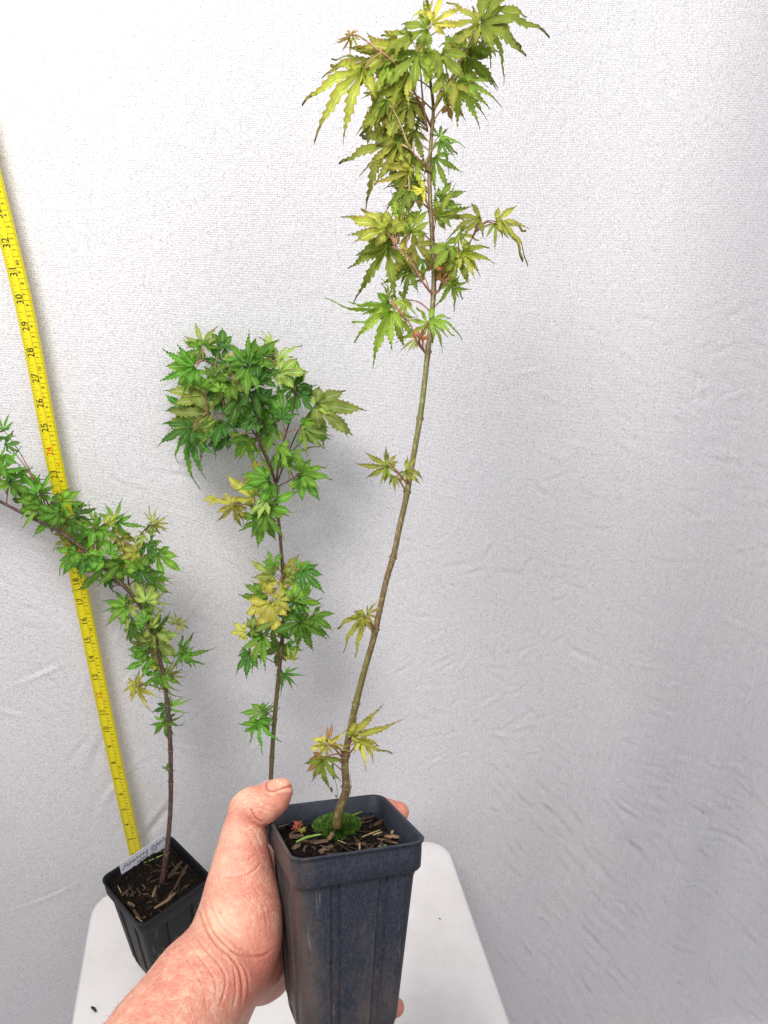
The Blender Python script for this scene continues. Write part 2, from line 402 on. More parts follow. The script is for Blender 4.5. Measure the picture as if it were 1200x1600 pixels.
    me = bpy.data.meshes.new('backdrop_sheet'); vv = V.reshape(-1, 3)
    me.vertices.add(len(vv)); me.vertices.foreach_set('co', vv.astype(np.float32).ravel())
    me.loops.add(q.size); me.loops.foreach_set('vertex_index', q.ravel().astype(np.int32))
    me.polygons.add(len(q)); me.polygons.foreach_set('loop_start', np.arange(0, q.size, 4, dtype=np.int32))
    me.polygons.foreach_set('loop_total', np.full(len(q), 4, dtype=np.int32))
    me.polygons.foreach_set('use_smooth', np.ones(len(q), dtype=bool)); me.update(calc_edges=True)
    o = obj('backdrop_sheet', me, CLOTH)
    o['label'] = 'white wrinkled cloth sheet hung as a backdrop behind all the maple saplings'; o['category'] = 'sheet'
cloth()

# ------------------------------------------------------------------ table
TZ = CAMZ - .864
def table():
    t = thing('side_table', 'white plastic table with rounded corners under the left potted sapling', 'table', (0, 0, 0))
    a = math.radians(11.3); ex = np.array([math.cos(a), math.sin(a)]); ey = np.array([-math.sin(a), math.cos(a)])
    br = np.array([.088, .832]); Wd, Dp = .482, .50
    c = br - ex*Wd/2 - ey*Dp/2
    def ring(w, d, r, z, n=8):
        P = []
        for sx, sy, a0 in ((1, 1, 0), (-1, 1, 90), (-1, -1, 180), (1, -1, 270)):
            for i in range(n+1):
                th = math.radians(a0+90*i/n)
                q = np.array([sx*(w-r)+r*math.cos(th), sy*(d-r)+r*math.sin(th)])
                p = c + ex*q[0] + ey*q[1]; P.append((p[0], p[1], z))
        return P
    w, d, r = Wd/2, Dp/2, .036
    prof = [(-.012, -.0015), (-.004, -.0008), (-.0012, -.0022), (0, -.005), (.0, -.010), (.003, -.013), (.004, -.034), (.002, -.036), (.0, -.034), (-.001, -.012)]
    V = []; n = None
    for off, dz in prof:
        R = ring(w+off, d+off, r+off, TZ+dz); n = len(R); V += R
    F = [tuple(range(n))]
    for i in range(len(prof)-1):
        for k in range(n):
            k2 = (k+1) % n; F.append((i*n+k, (i+1)*n+k, (i+1)*n+k2, i*n+k2))
    F.append(tuple((len(prof)-1)*n+k for k in range(n))[::-1])
    obj('tabletop', mesh('tabletop', V, F), TABLE, t)
    for sx in (-1, 1):
        for sy in (-1, 1):
            p = c + ex*sx*(w-.03) + ey*sy*(d-.03); q = c + ex*sx*(w-.012) + ey*sy*(d-.012)
            b = B(); b.tube([(p[0], p[1], TZ-.03), (q[0], q[1], .002)], [.017, .012], 12); b.build('leg', TABLE, t)
    return t
table()
for (px, py, s, lab) in ((147, 1578, .0035, 'tiny black seed crumb lying on the white table at lower left'), (687, 1436, .0012, 'tiny dark speck lying on the white table right of the held pot')):
    D = .864/math.tan(math.atan((py-800)/FPX)+PITCH); p = at(px, py, D)
    b = B(); b.tube([p+np.array([-s, s*.6, s*.5]), p+np.array([0, 0, s*.7]), p+np.array([s, -s*.8, s*.5])], [s*.3, s*.5, s*.3], 7)
    o = b.build('seed_crumb', DARK); o['label'] = lab; o['category'] = 'crumb'

# ------------------------------------------------------------------ tape measure
def tape():
    # local frame: x across (right = metric edge), y along the tape (up), z towards the camera
    t = thing('tape_measure', 'yellow steel tape measure standing upright behind the left pot', 'tape measure', (0, 0, 0))
    pin = [(0, -.325), (3.5, -.3285), (7.5, -.332), (12, -.3355), (17.2, -.338), (22, -.340), (25, -.3426), (29, -.3420), (31.6, -.3453), (33, -.3490), (36, -.354), (44, -.366), (52, -.375)]
    I = np.array([p[0] for p in pin], float); XX = np.array([p[1] for p in pin])
    def ctr(inch):
        x = np.interp(inch, I, XX)
        # smooth a little
        x = np.mean([np.interp(inch+k, I, XX) for k in (-2, -1, 0, 1, 2)])
        return np.array([x, .752+.205*(x+.335)*.6, TZ+.001+.0254*inch])
    hw = .0082
    yaw = math.radians(10)
    def pt(inch, s, lift=0.0):
        c = ctr(inch); d = ctr(inch+.2)-ctr(inch-.2); d /= np.linalg.norm(d)
        ax = np.array([math.cos(yaw), math.sin(yaw), 0]); ax = ax - d*(ax@d); ax /= np.linalg.norm(ax)
        nz = np.cross(ax, d); sag = .0011*(1-(s/hw)**2)
        return c + ax*s - nz*0 + nz*(-sag+lift)
    ns = 8; V = []; F = []
    inches = np.arange(0, 52.01, .5)
    for i in inches:
        for k in range(ns+1): V.append(pt(i, -hw+2*hw*k/ns))
    for i in range(len(inches)-1):
        for k in range(ns):
            a = i*(ns+1)+k; F.append((a, a+1, a+ns+2, a+ns+1))
    me = mesh('tape_blade', V, F); o = obj('blade', me, YEL, t)
    so = o.modifiers.new('thick', 'SOLIDIFY'); so.thickness = .0003; so.offset = -1
    b = B()
    def tick(bb, inch, s0, s1, w=.00022):
        n = 3
        for j in range(n):
            a, c = s0+(s1-s0)*j/n, s0+(s1-s0)*(j+1)/n; h = w/.0254/2*1.0
            bb.add([pt(inch-h, a, .00025), pt(inch-h, c, .00025), pt(inch+h, c, .00025), pt(inch+h, a, .00025)], [(0, 1, 2, 3)])
    for i in range(16, 51*16+1):
        k = i % 16; ln = .0080 if k == 0 else (.0052 if k == 8 else (.0040 if k % 4 == 0 else (.0030 if k % 2 == 0 else .0022)))
        tick(b, i/16, -hw*.98, -hw*.98+ln, .00038 if k == 0 else .0003)
    for mm in range(25, 1290):
        k = mm % 10; ln = .0079 if k == 0 else (.0036 if k == 5 else .0024)
        tick(b, mm/25.4, hw*.98, hw*.98-ln, .00034 if k == 0 else .00024)
    for i in np.arange(1, 51, .5):
        w = .00013; b.add([pt(i, -w+.0002, .0003), pt(i, w+.0002, .0003), pt(i+.5, w+.0002, .0003), pt(i+.5, -w+.0002, .0003)], [(0, 1, 2, 3)])
    b.build('graduation_marks', INKT, t, kind='stuff', smooth=False)
    cache = {}
    def numeral(txt, size, inch, s, mat):
        key = (txt, size, mat is REDI)
        if key not in cache:
            cache[key] = TEXTS[key]; cache[key].materials.append(mat)
        c = pt(inch, s, .0003); d = pt(inch+.1, s)-pt(inch-.1, s); d /= np.linalg.norm(d)
        ax = pt(inch, s+.001)-pt(inch, s-.001); ax /= np.linalg.norm(ax); nz = np.cross(ax, d)
        # reading upwards: text x = along tape, text y = towards the left edge
        m = Matrix(((d[0], -ax[0], nz[0], c[0]+nz[0]*.0002), (d[1], -ax[1], nz[1], c[1]+nz[1]*.0002), (d[2], -ax[2], nz[2], c[2]+nz[2]*.0002), (0, 0, 0, 1)))
        o = obj('numeral', cache[key], None, t); o.matrix_basis = m
    for i in range(2, 37):
        red = i in (12, 24, 36)
        numeral(str(i), .0088 if i > 9 else .0074, i-.02, -.0027, REDI if red else INK)
    for cm in range(6, 93):
        if cm % 10 == 0: numeral(str(cm), .0042, cm/2.54-.22, .0030, REDI if cm in (30, 60, 90) else INK)
        else: numeral(str(cm % 10), .0042, cm/2.54-.17, .0028, INK)
    hb = B(); c = ctr(0); hb.box((c[0], c[1]-.001, c[2]+.004), (.0088, .0004, .006)); hb.box((c[0], c[1]-.004, c[2]-.0005), (.0088, .003, .0004)); hb.build('end_hook', METAL, t, smooth=False)
tape()

# ------------------------------------------------------------------ pots
PW, PH = .044, .133
def square_ring(hw, r, n=5, m=64):
    """rounded square as list of (x, y, side, u)"""
    P = []
    f = hw - r
    for s in range(4):
        a0 = math.radians(90*s)
        ca, sa = math.cos(a0), math.sin(a0)
        # side facing +x rotated by 90*s: from (hw,-f) to (hw,f)
        for i in range(m):
            u = -f + 2*f*i/m; P.append((hw*ca-u*sa, hw*sa+u*ca, s, u, ca, sa))
        for i in range(n):
            th = a0 + math.radians(90*i/n)
            x = f*ca - f*sa + r*math.cos(th); y = f*sa + f*ca + r*math.sin(th); P.append((x, y, s, 9, math.cos(th), math.sin(th)))
    return P
def make_pot(name, label, mw, mat, taper=.75):
    t = thing(name, label, 'plant pot', mw=mw)
    def hw_at(z): return PW*(taper+(1-taper)*z/PH) - .0016
    def rings(lst, nm, closed_bottom=False):
        V = []; F = []; n = None
        for z, hw, r, g in lst:
            R = square_ring(hw, r); n = len(R)
            for x, y, s, u, nx_, ny_ in R:
                off = 0
                if g and u != 9:
                    for uc in (-.40*hw, .40*hw):
                        e = abs(u-uc)
                        if e < .0028: off = -g*1.5
                        elif e < .0040: off = -g*.0+g*.35
                V.append((x+nx_*off, y+ny_*off, z))
        for i in range(len(lst)-1):
            for k in range(n):
                k2 = (k+1) % n; F.append((i*n+k, (i+1)*n+k, (i+1)*n+k2, i*n+k2))
        if closed_bottom:
            F.append(tuple(range(n)))
        return V, F
    prof = []
    prof.append((.0045, hw_at(0)*.86, .006, 0))
    prof.append((.0, hw_at(0)*.90, .006, 0)); prof.append((.0, hw_at(0)*.955, .007, .0)); prof.append((.0015, hw_at(0)*.965, .007, .0010))
    prof.append((.009, hw_at(.009)*.975, .0075, .0012)); prof.append((.011, hw_at(.011), .0080, .0012))
    for z in np.linspace(.02, PH-.0185, 12): prof.append((z, hw_at(z), .0085, .0012))
    prof.append((PH-.0168, hw_at(PH-.017), .0085, .0)); prof.append((PH-.012, hw_at(PH-.012), .0085, 0))
    inn = [(PH-.012, hw_at(PH-.012)-.0012, .008, 0), (PH*.5, hw_at(PH*.5)-.0012, .008, 0), (.006, hw_at(0)-.002, .008, 0)]
    V, F = rings(prof, 'body', True)
    V2, F2 = rings(inn, 'body'); n = len(V)
    # floor of the inside
    m = len(square_ring(.03, .008))
    F2.append(tuple(range(2*m, 3*m)))
    F += [tuple(i+n for i in f) for f in F2]
    obj('pot_wall', mesh('pot_wall', V+V2, F, smooth=False), mat, t)
    me = t.children[0].data
    me.polygons.foreach_set('use_smooth', [True]*len(me.polygons))
    try: me.set_sharp_from_angle(angle=math.radians(28))
    except Exception: pass
    rim = [(PH-.0195, PW-.0022, .009, 0), (PH-.0200, PW-.0008, .009, 0), (PH-.0185, PW+.0001, .0095, 0), (PH-.010, PW+.0004, .0095, 0), (PH-.0025, PW+.0005, .0095, 0), (PH-.0018, PW+.0016, .010, 0), (PH-.0004, PW+.0018, .010, 0), (PH, PW+.0012, .010, 0),
           (PH, PW+.0002, .0095, 0), (PH-.0012, PW-.0009, .009, 0), (PH-.013, PW-.0015, .0088, 0), (PH-.0165, PW-.0030, .0085, 0), (PH-.020, PW-.0036, .008, 0)]
    V, F = rings(rim, 'rim')
    me = mesh('rim', V, F)
    try: me.set_sharp_from_angle(angle=math.radians(50))
    except Exception: pass
    obj('rim', me, mat, t)
    return t

def Rfit(a, b, c):
    return (Matrix.Rotation(c, 4, 'Y') @ Matrix.Rotation(b, 4, 'X') @ Matrix.Rotation(a, 4, 'Z'))
R_HELD = Rfit(.3461, -.40908, .0107)
MW_HELD = Matrix.Translation((-.02929, .40109, CAMZ-.40477)) @ R_HELD @ Matrix.Translation((0, 0, -PH))
MW_LEFT = Matrix.Translation((-.261, .643, TZ+.0005)) @ Matrix.Rotation(math.radians(46), 4, 'Z')
pm = at(421, 1312, .70)
MW_MID = Matrix.Translation((pm[0], .70, TZ+.0005)) @ Matrix.Rotation(math.radians(12), 4, 'Z')
make_pot('nursery_pot', 'scuffed blue-black square plastic pot held up by the hand', MW_HELD, POT)
make_pot('nursery_pot', 'clean black square pot with a white label standing on the table at left', MW_LEFT, POT2)
make_pot('nursery_pot', 'black pot standing on the table behind the hand', MW_MID, POT2)

def fbm(x, y, s, seed=0): return noise.fractal(Vector((x*s, y*s, seed*7.3)), 1.0, 2.1, 5)
def make_soil(label, mw, depth, seed, chips):
    t = thing('potting_soil', label, 'soil', mw=mw)
    z0 = PH-depth; hw = PW*(.75+.25*z0/PH)-.0034; n = 64; V = []; F = []
    for j in range(n+1):
        for i in range(n+1):
            x = -hw+2*hw*i/n; y = -hw+2*hw*j/n
            e = max(abs(x), abs(y))/hw
            # round the corners
            q = 1.0
            if abs(x) > hw-.008 and abs(y) > hw-.008:
                dx, dy = abs(x)-(hw-.008), abs(y)-(hw-.008); l = math.hypot(dx, dy); m_ = max(dx, dy)
                if l > 0: q = m_/l; x = math.copysign((hw-.008)+dx*q, x); y = math.copysign((hw-.008)+dy*q, y)
            h = .0026*fbm(x, y, 60, seed)+.0016*fbm(x, y, 240, seed+3)+.0014*abs(fbm(x, y, 500, seed+5))
            V.append((x, y, z0+h-.003*max(0, e-.85)))
    for j in range(n):
        for i in range(n): a = j*(n+1)+i; F.append((a, a+1, a+n+2, a+n+1))
    obj('soil_surface', mesh('soil_surface', V, F), SOIL, t)
    r = random.Random(seed)
    # crumbs
    b = B()
    for _ in range(900):
        x, y = r.uniform(-hw, hw)*.95, r.uniform(-hw, hw)*.95; s = r.uniform(.0004, .0013)
        m = Euler((r.random()*6, r.random()*6, r.random()*6)).to_matrix()
        T = [(1, 0, 0), (-1, 0, 0), (0, 1, 0), (0, -1, 0), (0, 0, 1), (0, 0, -1)]
        vs = [m @ (Vector(p)*s*r.uniform(.6, 1.3)) + Vector((x, y, z0+.0012+.0026*fbm(x, y, 60, seed))) for p in T]
        b.add(vs, [(0, 2, 4), (2, 1, 4), (1, 3, 4), (3, 0, 4), (2, 0, 5), (1, 2, 5), (3, 1, 5), (0, 3, 5)])
    b.build('soil_crumbs', SOIL, t, kind='stuff', smooth=False)
    mwi = np.array(mw.inverted())
    def place(pa, pb, w, mat, nm, lift=.002, flat=.45, bend=0):
        # chip between two photo pixels that lie on the soil plane
        def hit(px, py):
            d = FWD + RT*(px-600)/FPX + UP*(800-py)/FPX
            o = mwi[:3, :3] @ CAM + mwi[:3, 3]; dd = mwi[:3, :3] @ d; k = (z0+lift-o[2])/dd[2]; return o+dd*k
        a, c = hit(*pa), hit(*pb); chip(a, c, w, mat, nm, flat, bend)
    def chip(a, c, w, mat, nm, flat=.45, bend=0):
        d = c-a; ln = np.linalg.norm(d); ex = d/ln; ez = np.array([r.uniform(-.3, .3), r.uniform(-.3, .3), 1]); ey = np.cross(ez, ex); ey /= np.linalg.norm(ey); ez = np.cross(ex, ey)
        ns, nk = 7, 6; V = []; F = []
        for i in range(ns):
            u = i/(ns-1); ww = w*(.35+.65*math.sin(math.pi*min(max(u, .08), .92))**.5)*r.uniform(.85, 1.12)
            cc = a+ex*u*ln+ey*bend*math.sin(math.pi*u)
            for k in range(nk):
                th = 2*math.pi*k/nk; rr = r.uniform(.8, 1.2)
                V.append(cc+ey*math.cos(th)*ww*rr/2+ez*math.sin(th)*ww*flat*rr/2)
        for i in range(ns-1):
            for k in range(nk): F.append((i*nk+k, i*nk+(k+1) % nk, (i+1)*nk+(k+1) % nk, (i+1)*nk+k))
        F.append(tuple(range(nk))[::-1]); F.append(tuple((ns-1)*nk+k for k in range(nk)))
        m_ = mesh(nm, np.array(V)-a, F, smooth=False); o = obj(nm, m_, mat, t); o.location = a
    for args in chips: place(*args)
    for _ in range(60 if seed < 5 else 75):
        x, y = r.uniform(-hw, hw)*.86, r.uniform(-hw, hw)*.86; an = r.random()*6.3; ln = r.uniform(.003, .012)
        a = np.array([x, y, z0+.0018+.0026*fbm(x, y, 60, seed)]); c = a+np.array([math.cos(an)*ln, math.sin(an)*ln, r.uniform(-.001, .0022)])
        if max(abs(c[0]), abs(c[1])) > hw*.95: continue
        chip(a, c, r.uniform(.0008, .0026), r.choice([BARK, BARKD, BARKD, BARKD]), 'bark_chip', .5, r.uniform(-.001, .001))
    return t, z0

chips_held = [((458, 1326), (478, 1313), .0055, BARKP, 'bark_chip'), ((480, 1318), (512, 1314), .0065, BARK, 'bark_chip'), ((452, 1308), (474, 1305), .005, BARK, 'bark_chip'),
  ((463, 1316), (501, 1304), .0022, FRESH, 'green_shoot', .004, .9, .002), ((514, 1311), (524, 1297), .0035, BARKP, 'bark_chip', .0055, .6), ((546, 1320), (570, 1318), .005, BARK, 'bark_chip'),
  ((565, 1308), (594, 1297), .0012, STRAW, 'straw', .003, .8), ((583, 1305), (597, 1300), .0016, STRAW, 'straw', .004, .8), ((590, 1311), (622, 1318), .0045, BARKP, 'bark_chip'),
  ((600, 1306), (624, 1308), .004, BARKP, 'bark_chip'), ((548, 1275), (566, 1268), .0015, FRESH, 'green_shoot', .004, .8), ((435, 1292), (452, 1287), .0009, STRAW, 'straw', .003, .8),
  ((562, 1327), (562, 1318), .0016, STRAW, 'straw', .003, .8), ((590, 1323), (604, 1321), .0020, FRESH, 'green_shoot', .002, .8), ((612, 1302), (614, 1298), .0022, STRAW, 'straw', .004, .8),
  ((480, 1272), (508, 1268), .0055, BARK, 'bark_chip'), ((556, 1282), (584, 1275), .006, BARK, 'bark_chip'), ((585, 1290), (600, 1280), .005, BARK, 'bark_chip'), ((500, 1332), (520, 1322), .005, BARK, 'bark_chip'), ((528, 1313), (540, 1318), .0010, STRAW, 'straw', .003, .8)]
chips_left = [((241, 1419), (275, 1393), .0046, BARKP, 'bark_chip', .002, .5, -.002), ((272, 1390), (292, 1352), .0055, BARK, 'bark_chip'), ((262, 1372), (284, 1346), .0060, BARK, 'bark_chip'),
  ((238, 1402), (244, 1384), .0036, BARKP, 'bark_chip'), ((207, 1420), (219, 1436), .0035, BARK, 'bark_chip'), ((190, 1400), (203, 1388), .003, BARK, 'bark_chip'), ((212, 1432), (222, 1440), .0012, STRAW, 'straw'),
  ((288, 1402), (312, 1383), .0018, STRAW, 'straw'), ((225, 1348), (254, 1336), .0014, FRESH, 'green_shoot'), ((184, 1384), (190, 1396), .0011, STRAW, 'straw'), ((200, 1410), (210, 1416), .005, BARKP, 'bark_chip')]
soilH, zH = make_soil('dark soil with bark chips and green shoots filling the held blue-black pot', MW_HELD, .0150, 4, chips_held)
soilL, zL = make_soil('dark barky soil filling the left pot around the white label', MW_LEFT, .0085, 9, chips_left)
soilM, zM = make_soil('dark soil in the hidden middle pot behind the hand', MW_MID, .0085, 14, [])

def soil_point(mw, z0, px, py):
    mwi = np.array(mw.inverted()); d = FWD + RT*(px-600)/FPX + UP*(800-py)/FPX
    o = mwi[:3, :3] @ CAM + mwi[:3, 3]; dd = mwi[:3, :3] @ d; k = (z0-o[2])/dd[2]
    return CAM + d*k, o+dd*k

def moss():
    w, l = soil_point(MW_HELD, zH+.001, 526, 1297)
    t = thing('moss_clump', 'bright green moss cushion at the foot of the tall sapling', 'moss', mw=MW_HELD @ Matrix.Translation(l))
    r = random.Random(5); V = []; F = []
    MOSS = mat_plain('moss', (.085, .20, .012), .7, .85, 420, (.012, .035, .004))
    MOSS2 = mat_plain('moss_base', (.012, .028, .006), .9, .7, 700)
    b = B(); dv = []; df = []
    nr, na = 7, 26
    def hgt(q): return .0078*max(0, 1-q*q)**.6
    for i in range(nr+1):
        q = i/nr
        for k in range(na):
            th = 2*math.pi*k/na; rx = .0145*(1+.15*math.sin(3*th+1)+.1*math.sin(5*th)); ry = .0172*(1+.15*math.sin(2*th))
            dv.append((rx*q*math.cos(th), ry*q*math.sin(th), hgt(q)-.0008+r.uniform(-.0004, .0004)))
    for i in range(nr):
        for k in range(na): df.append((i*na+k, (i+1)*na+k, (i+1)*na+(k+1) % na, i*na+(k+1) % na))
    obj('moss_base', mesh('moss_base', dv, df), MOSS2, t, kind='stuff')
    for _ in range(7000):
        q = math.sqrt(r.random()); th = r.random()*2*math.pi
        rx = .0145*(1+.15*math.sin(3*th+1)+.1*math.sin(5*th)); ry = .0172*(1+.15*math.sin(2*th))
        q *= r.uniform(.97, 1.06)
        p = Vector((rx*q*math.cos(th), ry*q*math.sin(th), hgt(min(q, 1))-.0006)); p.z += .0016*noise.noise(p*420); q *= 1+.25*noise.noise(Vector((math.cos(th)*2.5, math.sin(th)*2.5, 3))); p.x = rx*q*math.cos(th); p.y = ry*q*math.sin(th)
        up = Vector((math.cos(th)*q*.9+r.gauss(0, .35), math.sin(th)*q*.9+r.gauss(0, .35), 1)).normalized()
        s = up.cross(Vector((r.gauss(0, 1), r.gauss(0, 1), r.gauss(0, 1)))).normalized()*r.uniform(.00028, .0005); h = r.uniform(.0018, .0042)
        n = len(V); V += [p-s, p+s, p+up*h*.6+s*.7, p+up*h, p+up*h*.6-s*.7]; F.append((n, n+1, n+2, n+3, n+4))
    obj('moss_tufts', mesh('moss_tufts', V, F), MOSS, t, kind='stuff')
moss()

# ------------------------------------------------------------------ plant label
def plant_label():
    # stands in the soil of the left pot, along its far-left wall
    p0, l0 = soil_point(MW_LEFT, PH+.0065, 186, 1350); p1, l1 = soil_point(MW_LEFT, PH+.0065, 259, 1302)
    a, b = Vector(l0), Vector(l1); d = (b-a).normalized(); w = (b-a).length
    mid = (a+b)/2; up = Vector((0, 0, 1)); nrm = d.cross(up).normalized()
    if (MW_LEFT.to_3x3() @ nrm).y > 0: nrm = -nrm
    up = (up - nrm*.10).normalized(); nrm = d.cross(up).normalized()
    if (MW_LEFT.to_3x3() @ nrm).y > 0: nrm = -nrm
    hh = .0250
    m = Matrix((( d.x, up.x, nrm.x, mid.x), (d.y, up.y, nrm.y, mid.y), (d.z, up.z, nrm.z, mid.z), (0, 0, 0, 1)))
    t = thing('plant_label', 'white plastic label with handwriting stuck in the left pot beside the tape', 'label', mw=MW_LEFT @ m)
    P = []; r = .004
    for sx, a0 in ((1, 0), (-1, 90)):
        for i in range(7):
            th = math.radians(a0+90*i/6); P.append((sx*(w/2-r)+r*math.cos(th), -r+r*math.sin(th)))
    P += [(-w/2, -hh), (w/2, -hh)]
    n = len(P); V = [(x, y, .0003) for x, y in P]+[(x, y, -.0003) for x, y in P]
    F = [tuple(range(n)), tuple(range(n, 2*n))[::-1]]+[(k, n+k, n+(k+1) % n, (k+1) % n) for k in range(n)]
    obj('label_plate', mesh('label_plate', V, F, smooth=False), TAG, t)
    for me, sz, x, y, rot in WRITING:
        me.materials.append(INK)
        o = obj('handwriting', me, None, t); o.location = (x, y, .0005); o.rotation_euler = (0, 0, rot)
        for v_ in me.vertices:
            v_.co.y += .00035*math.sin(v_.co.x*900+sz*1e4)
plant_label()

# ------------------------------------------------------------------ leaves
def leaf_mesh(name, seed, lobes=7, width=.15, spread=32, droop=.25, curl=.15, tooth=.030, tail=.22, base=.20, fold=.25, shift=.20):
    """maple leaf of unit length, central lobe along +Y, normal +Z, stalk joint at the origin"""
    r = random.Random(seed); nst = 19
    half = (lobes-1)//2
    angs = []; lens = []
    for i in range(-half, half+1):
        angs.append(math.radians(i*spread + r.gauss(0, 5))); lens.append((1-.085*abs(i)-.085*i*i*(.9 if abs(i) == half else .75))*r.uniform(.80, 1.10) if i else 1.0)
    V = []; F = []; UV = []
    def shape(x, y, vv, lo, u, k):
        # droop towards the tips, fold along the midribs, ripple
        rr = math.hypot(x, y)
        z = -droop*dl[lo]*rr**1.9 + fold*abs(vv)*wl[lo] + curl*.10*math.sin(7*rr+k*2+seed) + .012*math.sin(19*x+seed)*math.cos(17*y)
        s = 1-.25*abs(droop)*dl[lo]*rr
        return (x*s, y*s, z)
    dl = [r.uniform(.4, 1.7) for _ in angs]; wl = [r.uniform(.5, 1.2)*.25 for _ in angs]
    sway = [r.gauss(0, .10) for _ in angs]
    m = len(angs)
    for i, (a, ln) in enumerate(zip(angs, lens)):
        la = (angs[i-1]+a)/2 if i > 0 else a-math.radians(spread*.75); ra = (angs[i+1]+a)/2 if i < m-1 else a+math.radians(spread*.75)
        w = width*(1-.10*abs(i-half))*r.uniform(.9, 1.12)
        n0 = len(V)
        for k in range(nst+1):
            u = k/nst
            rad = ln*u
            def P(angle, radius): return (math.sin(angle)*radius, math.cos(angle)*radius)
            sw = sway[i]*u*u*ln
            mx, my = P(a, rad); mx += math.cos(a)*sw; my -= math.sin(a)*sw
            for sd, ba in ((-1, la), (1, ra)):
                sr = base*r.uniform(.97, 1.03)*(.6 if (i == 0 and sd < 0) or (i == m-1 and sd > 0) else 1)
                us = .26
                if u <= us:
                    q = u/us; x, y = P(ba, sr*q)
                else:
                    q = (u-us)/(1-us)
                    # lobe outline: swelling then long drawn-out tip
                    prof = (math.sin(math.pi*min(1, (q*(1.13-shift)+shift)))**1.0)*(1-q)**tail if q < 1 else 0
                    hw = w*prof*1.0
                    tt = tooth*(1.0 if k % 2 else -.35)*(1-q)**.4*(1 if q > .02 else 0)
                    hw = max(hw+tt, .0045*(1-q))
                    fwd = (.05 if k % 2 else -.01)*(1-q)
                    x, y = P(a, rad+fwd*ln); x += math.cos(a)*(sw+sd*hw); y -= math.sin(a)*(sw+sd*hw)
                    # blend to the sinus at the start
                    bl = max(0, 1-q/.16); bx, by = P(ba, sr); x = x*(1-bl)+bx*bl; y = y*(1-bl)+by*bl
                if sd < 0: lx, ly = x, y
                else: rx, ry = x, y
            V += [shape(lx, ly, -1, i, u, k*.2), shape(mx, my, 0, i, u, k*.2), shape(rx, ry, 1, i, u, k*.2)]
            e = min(1, u*3+.15)
            UV += [(u, -e), (u, 0), (u, e)]
        for k in range(nst):
            a0 = n0+k*3; F += [(a0, a0+1, a0+4, a0+3), (a0+1, a0+2, a0+5, a0+4)]
    me = mesh(name, V, F, UV)
    return me
VAR = {
 'w': [leaf_mesh('leaf', s, 7, .148, 35, .34, .3, .034, .42, .155, shift=.07) for s in range(8)],                 # wide open leaves
 'f': [leaf_mesh('leaf', 110+s, 5, .155, 43, .42, .35, .036, .42, .15, shift=.08) for s in range(8)],             # five lobes
 'n': [leaf_mesh('leaf', 220+s, 5, .095, 38, .50, .25, .032, .80, .125, shift=.15) for s in range(8)],            # narrow drooping
 'm': [leaf_mesh('leaf', 330+s, 5 if s % 3 else 7, .104, 36 if s % 3 else 31, .50, .25, .036, .90, .125, fold=.4, shift=.15) for s in range(9)],   # long-tailed
 't': [leaf_mesh('leaf', 40+s, 5, .13, 42, .3, .2, .018, .5, .2) for s in range(2)],                              # tiny
}
def add_leaf(plant, rec, Dfun, stems, r, pet=True, petmat=None, droopy=0.0):
    px, py, ang, size, tone, var = rec[:6]
    opt = rec[6] if len(rec) > 6 else {}
    D = Dfun(px, py) + opt.get('d', r.uniform(-.014, .012))
    P = at(px, py, D); Z = (P-CAM) @ FWD
    a = math.radians(ang); tau = math.radians(opt.get('tau', r.uniform(-38, 22))); roll = math.radians(opt.get('roll', r.gauss(0, 24)))
    d = (RT*math.cos(a)+UP*math.sin(a))*math.cos(tau) - FWD*math.sin(-tau)*-1*-1
    d = (RT*math.cos(a)+UP*math.sin(a))*math.cos(tau) + FWD*math.sin(tau)
    n = -FWD - d*((-FWD) @ d); n /= np.linalg.norm(n); s = np.cross(d, n)
    n2 = n*math.cos(roll)+s*math.sin(roll); s2 = np.cross(d, n2)
    sc = size*opt.get('k', 1.2)*Z/FPX/max(.78, math.cos(tau))
    m = r.choice(VAR[var])
    sx = r.choice([-1, 1])*opt.get('sx', r.uniform(.85, 1.05))
    flip = 1 if sx > 0 else 1
    M4 = Matrix(((s2[0]*sc*sx, d[0]*sc, n2[0]*sc, P[0]), (s2[1]*sc*sx, d[1]*sc, n2[1]*sc, P[1]), (s2[2]*sc*sx, d[2]*sc, n2[2]*sc, P[2]), (0, 0, 0, 1)))
    o = bpy.data.objects.new('leaf', m); COL.objects.link(o)
    if not m.materials: m.materials.append(L['G'])
    o.parent = plant; o.material_slots[0].link = 'OBJECT'; o.material_slots[0].material = L[tone]
    o.matrix_parent_inverse = plant.matrix_basis.inverted(); o.matrix_basis = M4
    if pet:
        # stalk to the nearest point of the wood, a little lower down
        best = None
        for st in stems:
            dd = np.linalg.norm(st-(P+np.array([0, 0, -.012])), axis=1); i = int(dd.argmin())
            if best is None or dd[i] < best[0]: best = (dd[i], st[i])
        Q = best[1]; ln = np.linalg.norm(P-Q)
        b = B(); mid = (P+Q)/2 + np.array([0, 0, .10*ln]); start = P
        pts = spline([Q, mid, start], 7)
        b.tube(pts, [.00062, .00055, .0005, .00045, .0004, .0004, .00038], 6)
        me = mesh('petiole', b.v, b.f); me.materials.append(petmat or PET)
        inv = M4.inverted(); me.transform(inv)
        c = bpy.data.objects.new('petiole', me); COL.objects.link(c); c.parent = o
    return o

